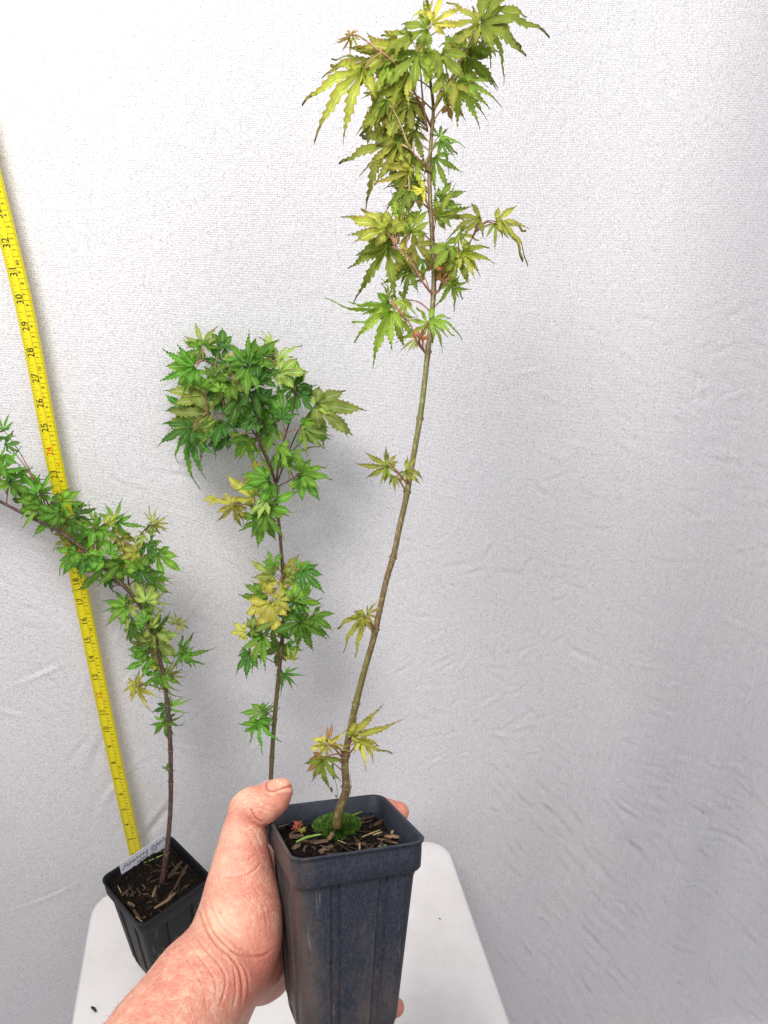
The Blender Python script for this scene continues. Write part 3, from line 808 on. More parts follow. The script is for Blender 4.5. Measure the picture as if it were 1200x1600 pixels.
def stem_pts(lst, n, w=0):
    P = spline([at(*q) for q in lst], n); return P
def build_stem(plant, lst, radii, mat, n, name='stem', nodes=(), seg=10):
    P = stem_pts(lst, n); rad = np.interp(np.linspace(0, 1, n), np.linspace(0, 1, len(radii)), radii)
    r = random.Random(len(lst)*7+n)
    # nodes: slight swellings where leaf pairs stood
    pj = np.array([proj(p)[:2] for p in P])
    for ny in nodes:
        i = int(np.abs(pj[:, 1]-ny).argmin())
        for k in (-1, 0, 1):
            if 0 <= i+k < n: rad[i+k] *= 1.12 if k == 0 else 1.04
    b = B(); b.tube(P, list(rad), seg)
    keepw(b.build(name, mat, plant))
    # bud scars / ring at nodes
    for ny in nodes:
        i = int(np.abs(pj[:, 1]-ny).argmin()); i = min(max(i, 1), n-2); t = P[i+1]-P[i-1]; t /= np.linalg.norm(t)
        bb = B(); bb.tube([P[i]-t*.0005, P[i], P[i]+t*.0005], [rad[i]*.98, rad[i]*1.06, rad[i]*.98], 12, True)
        sd = np.cross(t, FWD); sd /= np.linalg.norm(sd)
        for q in (1, -1): bb.tube([P[i]+sd*q*rad[i]*.7, P[i]+sd*q*rad[i]*1.1+t*.0010, P[i]+sd*q*rad[i]*1.15+t*.0022], [.0007, .0005, .0001], 6)
        keepw(bb.build('node_ring', NODE, plant))
    return P
NODE = mat_plain('node_scar', (.20, .14, .07), .6, .5)

# ---- tall sapling in the held pot
def DT(px, py):
    return float(np.interp(py, [0, 200, 700, 1280], [.585, .575, .490, .402]))
def tall():
    w, l = soil_point(MW_HELD, zH, 528, 1285)
    t = thing('maple_sapling', 'tallest maple sapling growing from the held blue-black pot', 'sapling', tuple(w))
    r = random.Random(21)
    s = [(526, 1292), (529, 1272), (536, 1250), (541, 1232), (539, 1200), (540, 1180), (545, 1150), (556, 1100), (570, 1045), (583, 1000), (594, 950), (604, 905), (615, 868), (624, 825), (634, 780), (643, 730), (650, 690), (656, 655), (662, 610), (668, 555), (673, 510), (677, 465), (678, 420), (676, 380), (673, 330), (671, 268), (674, 215), (677, 170), (672, 125), (664, 85), (660, 55)]
    sl = [(x, y, DT(x, y)) for x, y in s]
    P0 = build_stem(t, sl, [.0034, .0028, .0023, .0021, .0020, .00195, .0019, .0017, .0015, .0011, .0007], STEM_TALL, 130, nodes=(1232, 1180, 1100, 990, 875, 773, 655, 555, 462, 390, 330, 268, 190))
    def br(lst, r0=.0008, r1=.0004, n=14, mat=None): return build_stem(t, [(x, y, DT(x, y)+d) for x, y, d in lst], [r0, r1], mat or PET, n, 'branch')
    st = [P0]
    st.append(br([(676, 172, 0), (690, 150, -.004), (712, 110, -.008), (735, 62, -.012), (752, 38, -.014)], .0013, .0007, mat=PETG))
    st.append(br([(674, 200, 0), (655, 158, -.01), (632, 120, -.014), (610, 92, -.016), (590, 78, -.016), (562, 56, -.012), (548, 55, -.01)]))
    st.append(br([(668, 205, -.002), (661, 160, -.01), (657, 110, -.012), (652, 60, -.014)]))
    st.append(br([(670, 268, 0), (655, 250, -.01), (640, 232, -.014)]))
    st.append(br([(677, 462, 0), (660, 440, -.008), (640, 405, -.012), (618, 385, -.012)]))
    st.append(br([(677, 462, 0), (692, 446, -.006), (706, 415, -.01), (730, 385, -.012), (748, 355, -.012)]))
    st.append(br([(668, 555, 0), (652, 535, -.006), (640, 505, -.01), (612, 474, -.012)]))
    st.append(br([(672, 328, 0), (660, 318, -.006), (640, 312, -.01)]))
    lv = [ # px, py, direction, size, tone, variant
     (548, 56, 100, 24, 'b', 'n'), (546, 60, 215, 26, 'b', 'n'), (552, 60, 260, 24, 'o', 'n'), (581, 78, 80, 20, 'o', 'n'),
     (566, 112, 222, 128, 'o', 'm', {'tau': -5, 'roll': 5}), (575, 100, 175, 66, 'o', 'w'), (584, 100, 262, 76, 'o', 'm'),
     (640, 56, 192, 66, 'g', 'w'), (628, 78, 205, 82, 'o', 'w'), (612, 100, 232, 74, 'g', 'm'), (600, 92, 160, 50, 'o', 'w'),
     (673, 36, 128, 52, 'g', 'n'), (676, 38, 32, 72, 'y', 'n'), (668, 46, 190, 58, 'g', 'f'),
     (752, 38, 8, 126, 'g', 'n', {'tau': -8}), (756, 40, -38, 82, 'g', 'm', {'tau': -5}), (748, 38, 178, 80, 'y', 'n', {'tau': -10}), (756, 34, 70, 46, 'g', 'f'), (765, 22, 20, 74, 'g', 'f'),
     (726, 92, -28, 70, 'h', 'f'), (724, 98, -62, 62, 'g', 'm'), (735, 86, 30, 36, 'g', 'f'), (716, 128, -60, 78, 'g', 'm'), (722, 134, -20, 56, 'g', 'm'), (712, 130, -110, 46, 'o', 'f'),
     (668, 84, -95, 58, 'g', 'w'), (650, 88, 230, 60, 'g', 'w'), (690, 84, -60, 55, 'g', 'f'), (700, 70, 10, 46, 'h', 'f'), (642, 120, 215, 62, 'o', 'm'), (690, 118, -70, 50, 'g', 'f'),
     (630, 146, 212, 96, 'o', 'w', {'tau': -5}), (640, 168, 240, 70, 'o', 'm'), (622, 170, 200, 74, 'g', 'm'), (652, 160, 268, 62, 'g', 'm'),
     (610, 226, 232, 104, 'o', 'm', {'tau': -5, 'roll': 10}), (618, 228, 262, 72, 'o', 'm'), (632, 212, 205, 76, 'g', 'w'), (652, 250, 236, 66, 'g', 'm'), (640, 256, 205, 48, 'o', 'f'), (648, 205, 250, 60, 'o', 'm'),
     (698, 164, -22, 34, 'b', 'f'), (687, 218, -12, 40, 'h', 'n'), (688, 222, -62, 44, 'h', 'n'), (685, 214, 78, 30, 'h', 'n'), (680, 246, -64, 60, 'g', 'n'), (654, 285, 225, 55, 'g', 'm'),
     (662, 300, 172, 54, 'y', 'n'), (640, 300, 235, 50, 'g', 'm'), (688, 312, 20, 36, 'h', 'f'), (690, 310, 80, 24, 'h', 'n'), (682, 338, 22, 74, 'g', 'n'), (684, 330, -10, 46, 'h', 'f'),
     (612, 366, 112, 64, 'o', 'f', {'tau': 0}), (600, 358, 172, 56, 'o', 'f'), (603, 358, 225, 86, 'g', 'n', {'tau': 0}), (640, 362, 48, 46, 'g', 'w'), (622, 360, 90, 55, 'h', 'f'), (632, 338, 95, 34, 'g', 'n'),
     (606, 388, 240, 104, 'g', 'm', {'tau': 0, 'roll': 0}), (612, 384, 200, 52, 'g', 'f'), (640, 392, 236, 46, 'o', 'f'), (650, 380, 300, 40, 'o', 'f'),
     (642, 422, 213, 68, 'h', 'n'), (640, 412, 245, 40, 'g', 'n'), (662, 430, 200, 34, 'g', 'n'), (660, 405, 235, 36, 'h', 'f'),
     (606, 470, 218, 90, 'h', 'n', {'tau': 0}), (612, 472, 8, 46, 'g', 'n'), (610, 486, 242, 100, 'g', 'm', {'tau': 0}), (606, 464, 80, 32, 'g', 'n'), (616, 490, -80, 66, 'g', 'n'),
     (672, 502, 4, 62, 'h', 'n'), (674, 506, -52, 46, 'g', 'n'), (668, 506, 215, 46, 'g', 'n'), (652, 532, 190, 30, 'o', 'n'), (656, 527, 70, 18, 'r', 'n'), (652, 524, 130, 14, 'r', 'n'), (659, 530, 30, 14, 'r', 't'),
     (694, 382, -42, 44, 'g', 'w'), (700, 388, -110, 40, 'g', 'f'), (716, 366, -34, 54, 'g', 'n'), (750, 342, 190, 60, 'o', 'n', {'tau': 0}), (748, 345, 170, 32, 'g', 'n'),
     (774, 346, 3, 64, 'o', 'n', {'tau': 0}), (776, 348, -14, 84, 'o', 'n', {'tau': 5}), (774, 350, -92, 38, 'g', 'n'), (722, 394, -18, 58, 'g', 'm'), (714, 404, -98, 48, 'g', 'f'), (722, 398, -62, 36, 'o', 'f'),
     (703, 440, -74, 52, 'h', 'n'), (705, 444, -28, 40, 'h', 'n'), (700, 436, 92, 36, 'g', 'f'), (696, 424, 130, 28, 'r', 'n'), (690, 440, 60, 25, 'b', 'n'),
     (606, 727, 184, 62, 'o', 'n', {'tau': 0}), (609, 726, 72, 22, 'o', 'f'), (605, 730, 250, 28, 'g', 'n'), (616, 744, -95, 26, 'y', 't'), (633, 735, 4, 44, 'o', 'n'), (634, 738, -80, 22, 'g', 'f'),
     (572, 962, 218, 78, 'y', 'n', {'tau': -5}), (568, 962, 238, 34, 'g', 'n'), (574, 960, 25, 26, 'y', 'n'), (570, 966, -98, 28, 'o', 'n'),
     (512, 1160, 60, 34, 'b', 'n'), (508, 1161, 185, 26, 'y', 'f'), (516, 1160, -10, 36, 'y', 'n'), (510, 1164, 235, 32, 'y', 'n'), (503, 1184, 228, 32, 'b', 'f'), (505, 1186, -88, 58, 'g', 'n'), (506, 1182, 260, 26, 'y', 'f'),
     (552, 1148, 14, 62, 'o', 'n'), (562, 1144, 65, 20, 'b', 'f'), (562, 1156, -38, 48, 'y', 'n'), (566, 1155, -90, 20, 'y', 'n'), (550, 1150, 80, 20, 'g', 'f'),
    ]
    lv = [rec[:6]+({**(rec[6] if len(rec) > 6 else {}), 'k': 1.0 if rec[3] > 62 else 1.1},) for rec in lv]
    ri = random.Random(77)     # smaller leaves filling the crown behind the big ones
    for cx, cy, rx, ry, n, a0, sd in ((625, 90, 60, 40, 16, 230, 60), (615, 165, 48, 34, 14, 230, 30), (640, 235, 32, 40, 12, 235, 30), (715, 95, 40, 45, 14, -50, 50), (760, 30, 36, 24, 7, 0, 60), (640, 375, 36, 34, 8, 240, 50), (708, 405, 32, 36, 8, -60, 50), (672, 60, 30, 40, 6, 90, 70), (650, 300, 22, 26, 5, 230, 40), (618, 480, 22, 24, 4, 240, 40)):
        for _ in range(n):
            if ri.random() < .68: continue
            q = math.sqrt(ri.random()); th = ri.random()*6.283
            lv.append((cx+rx*q*math.cos(th), cy+ry*q*math.sin(th), ri.gauss(a0, sd), ri.uniform(28, 52), ri.choice('oggghy' if ri.random() < .5 else 'ogg'), ri.choice('nmnf'), {'d': ri.uniform(-.006, .022)}))
    for rec in lv: add_leaf(t, rec, lambda x, y: DT(x, y)-.006, st, r, True, PET if rec[1] > 300 else PETG)
    for a in ([(541, 1180, 0), (525, 1166, -.004), (514, 1160, -.006)], [(540, 1180, 0), (524, 1178, -.004), (505, 1184, -.006)], [(542, 1182, 0), (552, 1170, -.004), (561, 1157, -.006)], [(637, 773, 0), (628, 757, -.004), (620, 742, -.006)], [(585, 990, 0), (579, 978, -.004), (570, 964, -.006)]):
        br(a, .0007, .0005, 8)
tall()

# ---- sapling in the middle
def DM(px, py): return float(np.interp(py, [480, 760, 1320], [.775, .762, .700])) + .0*(px)
def middle():
    w = MW_MID @ Vector((0, 0, zM))
    t = thing('maple_sapling', 'bushy-topped green maple sapling standing behind the thumb', 'sapling', tuple(w))
    r = random.Random(33)
    s = [(421, 1322), (423, 1270), (423, 1225), (427, 1150), (433, 1080), (438, 1030), (443, 975), (444, 930), (441, 880), (437, 830), (432, 780), (431, 752)]
    P0 = build_stem(t, [(x, y, DM(x, y)) for x, y in s], [.0030, .0027, .0025, .0022, .0018, .0015], STEM_MID, 70, nodes=(1190, 1130, 1020, 905, 830, 765))
    st = [P0]
    def br(lst, r0=.0013, r1=.0006, n=18): st.append(build_stem(t, [(x, y, DM(x, y)+d) for x, y, d in lst], [r0, r1], STEM_DARK, n, 'branch'))
    br([(431, 755, 0), (420, 720, -.006), (404, 688, -.01), (385, 662, -.012), (355, 648, -.014), (325, 645, -.014)])
    br([(431, 755, 0), (414, 712, -.002), (402, 680, -.004), (397, 640, -.008), (385, 600, -.008), (360, 578, -.01), (330, 568, -.012), (312, 560, -.012)])
    br([(432, 752, 0), (436, 720, -.006), (446, 680, -.01), (458, 640, -.01), (460, 612, -.01), (440, 580, -.01)])
    br([(433, 755, 0), (442, 730, .004), (462, 680, .006), (480, 650, .004), (492, 634, -.004)], .001, .0005)
    br([(433, 760, 0), (450, 752, -.006), (469, 742, -.01)], .0006, .0005, 8)
    br([(434, 800, 0), (408, 794, -.006), (380, 788, -.01), (348, 780, -.014)], .0007, .0004, 10)
    lv = [
     (317, 540, 112, 46, 'L', 'n'), (315, 545, 200, 36, 'G', 'f'), (319, 540, 30, 28, 'G', 'n'), (296, 538, 140, 15, 'y', 't'), (344, 546, 92, 40, 'D', 'w'), (352, 570, 130, 40, 'D', 'f'),
     (355, 563, 60, 20, 'a', 't'), (366, 572, 265, 26, 'a', 't'), (387, 568, 98, 48, 'G', 'n'), (390, 566, 35, 52, 'G', 'f'), (386, 574, 280, 42, 'G', 'w'), (374, 566, 150, 34, 'G', 'f'),
     (420, 540, 70, 32, 'L', 'n'), (438, 562, 84, 42, 'L', 'n'), (428, 560, 190, 38, 'G', 'f'), (414, 556, 160, 34, 'G', 'w'),
     (304, 572, 206, 66, 'G', 'n', {'tau': 0}), (303, 570, 186, 46, 'G', 'f'), (305, 578, 265, 50, 'G', 'n'), (358, 597, 225, 48, 'G', 'w', {'tau': 0}), (362, 596, 280, 42, 'L', 'f'), (352, 588, 110, 30, 'G', 'f'),
     (436, 582, -4, 46, 'L', 'f'), (430, 578, 180, 32, 'L', 'f'), (460, 604, -25, 48, 'D', 'w', {'tau': 0}), (462, 598, 120, 36, 'G', 'f'), (456, 606, 200, 30, 'G', 'f'), (470, 618, -60, 30, 'D', 'f'),
     (322, 622, 170, 52, 'L', 'w'), (318, 606, 100, 36, 'G', 'n'), (328, 645, 178, 62, 'L', 'f'), (326, 650, 202, 72, 'L', 'f', {'tau': 0}), (328, 655, 255, 60, 'L', 'm'), (292, 640, 140, 38, 'D', 'f'), (334, 656, 280, 50, 'L', 'm'),
     (302, 680, 236, 72, 'G', 'n', {'tau': 0}), (304, 684, 272, 44, 'D', 'f'), (298, 670, 190, 44, 'D', 'f'), (358, 684, 192, 36, 'D', 'w'), (384, 680, 246, 42, 'G', 'w', {'tau': 0}), (386, 690, 285, 36, 'G', 'f'),
     (430, 668, 225, 52, 'G', 'w', {'tau': 0}), (428, 664, 120, 46, 'G', 'w'), (410, 634, 70, 40, 'D', 'w'), (400, 650, 200, 42, 'D', 'w'), (376, 656, 100, 44, 'G', 'w'), (392, 640, 30, 40, 'G', 'f'), (446, 646, 110, 40, 'G', 'w'), (440, 655, 60, 34, 'D', 'f'),
     (472, 667, -22, 44, 'G', 'w', {'tau': 0}), (474, 664, 35, 40, 'G', 'f'), (476, 670, -50, 42, 'L', 'n'), (494, 632, -8, 70, 'L', 'f', {'tau': 0}), (492, 634, 25, 40, 'L', 'f'), (500, 640, -40, 58, 'L', 'f'),
     (448, 722, 50, 46, 'G', 'n'), (446, 722, 130, 30, 'G', 'f'), (469, 742, 4, 46, 'G', 'w', {'tau': 0}), (470, 744, -42, 46, 'G', 'f', {'tau': 0}), (470, 738, 86, 38, 'G', 'w'),
     (420, 748, 168, 46, 'G', 'w', {'tau': 0}), (422, 752, 205, 38, 'G', 'f'), (424, 735, 92, 34, 'G', 'n'), (402, 722, 240, 18, 'y', 't'), (440, 696, -88, 40, 'G', 'f'), (452, 760, 40, 14, 'L', 't'),
     (386, 612, 120, 40, 'D', 'w'), (400, 600, 80, 40, 'D', 'w'), (350, 622, 200, 40, 'D', 'w'), (372, 620, 260, 42, 'D', 'w'), (395, 612, 290, 36, 'D', 'f'), (345, 610, 80, 36, 'G', 'f'), (366, 640, 320, 38, 'G', 'f'), (412, 655, 270, 46, 'G', 'f'), (345, 660, 260, 36, 'D', 'w'), (405, 590, 20, 34, 'D', 'f'), (332, 590, 50, 32, 'G', 'f'),
     (396, 775, 155, 44, 'y', 'f'), (398, 774, 95, 22, 'L', 'f'), (420, 788, 15, 40, 'G', 'f'), (418, 785, 200, 34, 'L', 'w'), (422, 790, -40, 24, 'G', 'f'), (366, 790, -92, 42, 'y', 'n'), (362, 788, 165, 26, 'y', 'f'), (364, 790, -45, 32, 'y', 'n'), (336, 780, 190, 18, 'y', 't'),
     (412, 806, -96, 50, 'G', 'w', {'tau': 0, 'roll': 0}), (410, 806, 185, 34, 'G', 'f'), (414, 806, -35, 36, 'G', 'f'),
     (446, 898, 36, 42, 'y', 'w', {'tau': 0}), (448, 900, -12, 34, 'L', 'f'), (427, 898, 222, 44, 'y', 'w', {'tau': 0}), (428, 896, 165, 36, 'L', 'f'), (428, 884, 112, 28, 'G', 'f'), (474, 892, -50, 36, 'D', 'f'), (468, 896, 60, 26, 'G', 'f'), (440, 906, 300, 32, 'y', 'f'),
     (424, 940, 246, 62, 'y', 'w', {'tau': 0, 'roll': 0}), (430, 938, 10, 38, 'y', 'f'), (410, 926, 205, 40, 'G', 'f'), (420, 930, 130, 34, 'y', 'f'), (462, 936, -15, 42, 'G', 'w', {'tau': 0}), (460, 934, 28, 36, 'G', 'f'), (462, 940, -90, 32, 'D', 'f'),
     (490, 962, -28, 32, 'G', 'f'), (468, 972, -62, 60, 'G', 'm', {'tau': 0}), (470, 970, 210, 40, 'D', 'f'), (470, 972, -20, 46, 'G', 'f'), (384, 987, 182, 30, 'y', 'f'), (392, 984, 10, 32, 'L', 'f'), (412, 996, 232, 50, 'G', 'm'), (410, 990, 180, 32, 'D', 'f'), (408, 1006, 262, 34, 'y', 'n'),
     (390, 1020, 262, 30, 'D', 'w'), (392, 1022, 200, 22, 'D', 'f'), (440, 1004, 250, 46, 'G', 'w'), (444, 1008, -55, 36, 'G', 'f'), (430, 975, 260, 40, 'D', 'f'), (454, 1030, 70, 24, 'o', 'n'), (446, 1052, -6, 26, 'G', 'n'), (445, 1052, -92, 24, 'D', 'n'), (443, 1054, 190, 18, 'D', 'n'),
     (411, 1111, 186, 34, 'G', 'f'), (412, 1110, 4, 26, 'G', 'n'), (411, 1110, 60, 16, 'G', 'n'), (404, 1128, 222, 34, 'G', 'f', {'tau': 0}), (405, 1126, 275, 46, 'G', 'n'), (408, 1122, -50, 26, 'G', 'f'),
    ]
    for rec in lv: add_leaf(t, rec, lambda x, y: DM(x, y)-.008, st, r, True, PET)
middle()

# ---- sapling on the left, bending over out of the frame
def DL(px, py): return float(np.interp(py, [600, 900, 1100, 1380], [.715, .718, .703, .650]))
def left():
    w, l = soil_point(MW_LEFT, zL, 253, 1378)
    t = thing('maple_sapling', 'left maple sapling arching over the yellow tape out of the picture', 'sapling', tuple(w))
    r = random.Random(45)
    D0 = w[1]
    s = [(252, 1383, D0-.001), (256, 1362, D0), (261, 1325, D0+.002), (266, 1270, .655), (267, 1215, .664), (266, 1160, .672), (262, 1105, .682), (257, 1065, .690), (250, 1030, .695), (241, 990, .70), (226, 958, .702), (205, 928, .703), (182, 905, .704), (150, 876, .704), (118, 848, .704), (90, 829, .704), (60, 814, .704), (20, 794, .703), (-20, 772, .70), (-70, 740, .695), (-110, 700, .69)]
    P0 = build_stem(t, s, [.0034, .0026, .0024, .0022, .0022, .0021, .0019, .0017, .0015, .0010], STEM_DARK, 110, nodes=(1330, 1222, 1172, 1104, 1060))
    st = [P0]
    def br(lst, r0=.0010, r1=.0005, n=14): st.append(build_stem(t, [(x, y, DL(x, y)+d) for x, y, d in lst], [r0, r1], STEM_DARK, n, 'branch'))
    br([(205, 928, 0), (200, 900, -.006), (208, 870, -.008), (216, 840, -.01), (240, 815, -.01)])
    br([(192, 916, 0), (182, 914, -.004), (174, 920, -.006)], .0008, .0004)
    br([(198, 918, 0), (210, 908, -.004), (222, 912, -.006)], .0008, .0004)
    br([(118, 848, 0), (140, 838, -.006), (158, 822, -.01)])
    br([(60, 814, 0), (75, 790, -.006), (64, 770, -.01)])
    br([(262, 1060, 0), (272, 1040, -.006), (284, 1022, -.01)], .0006, .0004)
    br([(245, 990, .004), (258, 972, .0), (270, 974, .0), (288, 978, 0)], .0005, .0003)
    lv = [
     (6, 672, 78, 26, 'G', 'n'), (10, 694, 0, 22, 'D', 'f'), (4, 738, 44, 42, 'G', 'n'), (2, 715, -70, 30, 'G', 'f'), (16, 754, 5, 44, 'G', 'w'), (14, 752, 180, 40, 'G', 'f'), (-20, 740, 60, 45, 'G', 'w'), (-40, 720, 100, 45, 'G', 'w'), (-30, 700, 30, 40, 'D', 'w'), (-70, 720, 120, 50, 'G', 'w'),
     (62, 769, 100, 44, 'G', 'n', {'tau': 0}), (60, 770, 165, 56, 'G', 'f', {'tau': 0}), (64, 768, 25, 24, 'G', 'n'), (62, 774, -70, 28, 'G', 'f'), (54, 786, 205, 36, 'G', 'f'), (56, 788, 270, 40, 'G', 'n'), (40, 775, 210, 34, 'D', 'f'),
     (96, 782, -22, 40, 'G', 'f'), (92, 784, 190, 32, 'D', 'f'), (94, 800, 210, 34, 'G', 'w'), (108, 812, 290, 34, 'D', 'w'), (100, 808, 130, 30, 'G', 'w'), (84, 804, 240, 34, 'G', 'w'), (118, 802, 0, 30, 'D', 'f'), (115, 830, 200, 30, 'L', 'w'), (104, 818, 20, 26, 'o', 'f'),
     (156, 822, 205, 52, 'G', 'f', {'tau': 0}), (154, 820, 140, 34, 'G', 'n'), (158, 824, -75, 42, 'G', 'f'), (180, 814, 118, 38, 'G', 'n', {'tau': 0}), (184, 815, -52, 48, 'G', 'n', {'tau': 0}), (170, 818, 60, 22, 'o', 'f'), (176, 830, -60, 26, 'o', 'f'),
     (100, 846, 172, 26, 'L', 'n'), (118, 862, 215, 42, 'G', 'f'), (122, 858, 160, 26, 'y', 'f'), (120, 866, 245, 36, 'G', 'f'), (140, 856, 190, 34, 'o', 'w'), (138, 868, 240, 32, 'D', 'f'), (128, 850, 60, 32, 'G', 'f'), (150, 845, 250, 34, 'o', 'f'),
     (164, 874, 252, 64, 'G', 'f', {'tau': 0}), (162, 872, 180, 36, 'G', 'w'), (170, 866, 60, 30, 'G', 'f'), (184, 880, -48, 44, 'G', 'w', {'tau': 0}), (188, 880, 230, 36, 'G', 'f'), (172, 902, 235, 36, 'D', 'n'), (204, 872, 260, 34, 'L', 'f'), (200, 868, 40, 24, 'o', 'f'), (190, 840, -60, 30, 'o', 'f'), (214, 862, 200, 28, 'o', 'f'),
     (242, 816, 125, 26, 'o', 'n'), (244, 818, 0, 22, 'o', 'n'), (226, 838, 215, 22, 'g', 'n'), (240, 820, -60, 22, 'o', 'n'), (232, 832, 60, 20, 'g', 'f'), (232, 850, -95, 34, 'D', 'f'), (236, 846, -50, 26, 'G', 'f'), (246, 866, -40, 44, 'G', 'f', {'tau': 0}), (224, 864, 170, 26, 'o', 'f'),
     (215, 890, 95, 36, 'G', 'f'), (218, 892, -30, 32, 'D', 'f'), (235, 904, 15, 32, 'L', 'n'), (236, 906, -35, 34, 'G', 'f', {'tau': 0}), (230, 900, 100, 30, 'G', 'w'), (216, 932, 100, 32, 'L', 'f'), (234, 942, -2, 32, 'L', 'n'), (228, 940, 80, 36, 'L', 'f'), (232, 945, 215, 34, 'G', 'f'),
     (198, 946, 212, 48, 'G', 'n', {'tau': 0}), (197, 945, 155, 36, 'G', 'n'), (200, 948, -82, 38, 'L', 'n'), (200, 944, 60, 22, 'G', 'f'), (214, 980, 200, 40, 'G', 'n'), (212, 976, 240, 26, 'D', 'f'), (238, 980, 100, 34, 'L', 'n'), (240, 980, 22, 32, 'G', 'f'), (240, 984, -35, 28, 'L', 'f'), (228, 974, 140, 30, 'G', 'w'),
     (276, 973, 130, 20, 'o', 'n'), (278, 975, -20, 22, 'o', 'n'),
     (236, 1000, 205, 44, 'L', 'f', {'tau': 0}), (238, 1000, -25, 48, 'L', 'f', {'tau': 0}), (240, 1002, -78, 46, 'L', 'f', {'tau': 0}), (238, 996, 100, 36, 'G', 'w'), (232, 1026, 225, 40, 'G', 'f'), (230, 1016, 170, 36, 'D', 'f'), (250, 1018, -100, 34, 'G', 'f'),
     (286, 1020, -4, 38, 'G', 'n'), (287, 1018, 75, 18, 'G', 'n'), (284, 1022, -130, 20, 'D', 'f'), (290, 1021, -35, 30, 'G', 'n'),
     (248, 1056, 205, 32, 'G', 'f', {'tau': 0}), (250, 1056, -20, 34, 'G', 'f', {'tau': 0}), (249, 1058, -84, 44, 'L', 'n'), (249, 1054, 90, 20, 'G', 'f'), (215, 1070, 195, 32, 'o', 'n'), (216, 1072, 238, 34, 'y', 'n', {'tau': 0}), (218, 1072, -65, 30, 'y', 'n'), (240, 1044, 130, 26, 'y', 'f'), (262, 1048, 20, 24, 'o', 'n'), (268, 1056, -10, 20, 'o', 'n'), (216, 1068, 100, 20, 'o', 'f'),
     (262, 1103, 0, 30, 'G', 'n'), (261, 1104, 200, 18, 'D', 'f'), (262, 1102, 88, 18, 'G', 'n'), (258, 1126, 204, 30, 'G', 'n', {'tau': 0}), (259, 1126, -4, 24, 'G', 'n'), (258, 1128, -98, 42, 'G', 'n', {'tau': 0}), (262, 1122, 70, 16, 'G', 'f'),
     (262, 1200, 200, 10, 'G', 't'), (264, 1199, 80, 11, 'G', 't'), (264, 1202, -60, 12, 'G', 't'),
    ]
    for rec in lv: add_leaf(t, rec, lambda x, y: DL(x, y)-.010, st, r, True, PET)
left()

# tiny seedlings in the held pot
def seedlings():
    r = random.Random(9)
    w, l = soil_point(MW_HELD, zH+.001, 470, 1302)
    t = thing('maple_seedling', 'tiny red and yellow maple seedling beside the moss in the held pot', 'seedling', tuple(w))
    D = w[1]
    st = spline([w, w+np.array([0, 0, .006]), w+np.array([-.001, .001, .010])], 6); b = B(); b.tube(st, .0005, 6); keepw(b.build('stem', PET, t))
    for rec in ((465, 1290, 130, 11, 'r', 't', {'d': 0}), (464, 1291, 200, 9, 'r', 't', {'d': 0}), (467, 1290, 50, 10, 'r', 't', {'d': 0}), (472, 1296, -90, 11, 'y', 't', {'d': 0}), (472, 1295, -30, 9, 'y', 't', {'d': 0}), (471, 1294, 220, 9, 'a', 't', {'d': 0})):
        add_leaf(t, rec, lambda x, y: D, [st], r, False)
    w, l = soil_point(MW_HELD, zH+.001, 526, 1268)
    t = thing('weed_seedling', 'thin wispy weed with tiny round leaves beside the tall stem base', 'weed', tuple(w))
    D = w[1]
    P = spline([w, at(527, 1238, D-.004), at(524, 1218, D-.006), at(521, 1196, D-.008)], 12); b = B(); b.tube(P, .00022, 5); keepw(b.build('stem', FRESH, t))
    P = spline([w+np.array([.006, 0, 0]), at(548, 1240, D-.006), at(547, 1205, D-.006)], 8); b = B(); b.tube(P, .00018, 5); keepw(b.build('stem', FRESH, t))
    for px, py, s in ((520, 1197, .0016), (521, 1213, .0018), (518, 1234, .0016), (525, 1244, .001)):
        c = at(px, py, D-.007); V = [c]; n = 10
        ax = RT*.7+UP*.5; ay = UP*1.3-RT*.3
        for k in range(n): a = 2*math.pi*k/n; V.append(c+(ax*math.cos(a)*.7+ay*math.sin(a))*s+FWD*.0004*math.cos(2*a))
        keepw(obj('leaf', mesh('leaf', V, [(0, 1+k, 1+(k+1) % n) for k in range(n)]), FRESH2, t))
FRESH2 = mat_plain('weed_leaf', (.05, .11, .03), .5, .4)
seedlings()

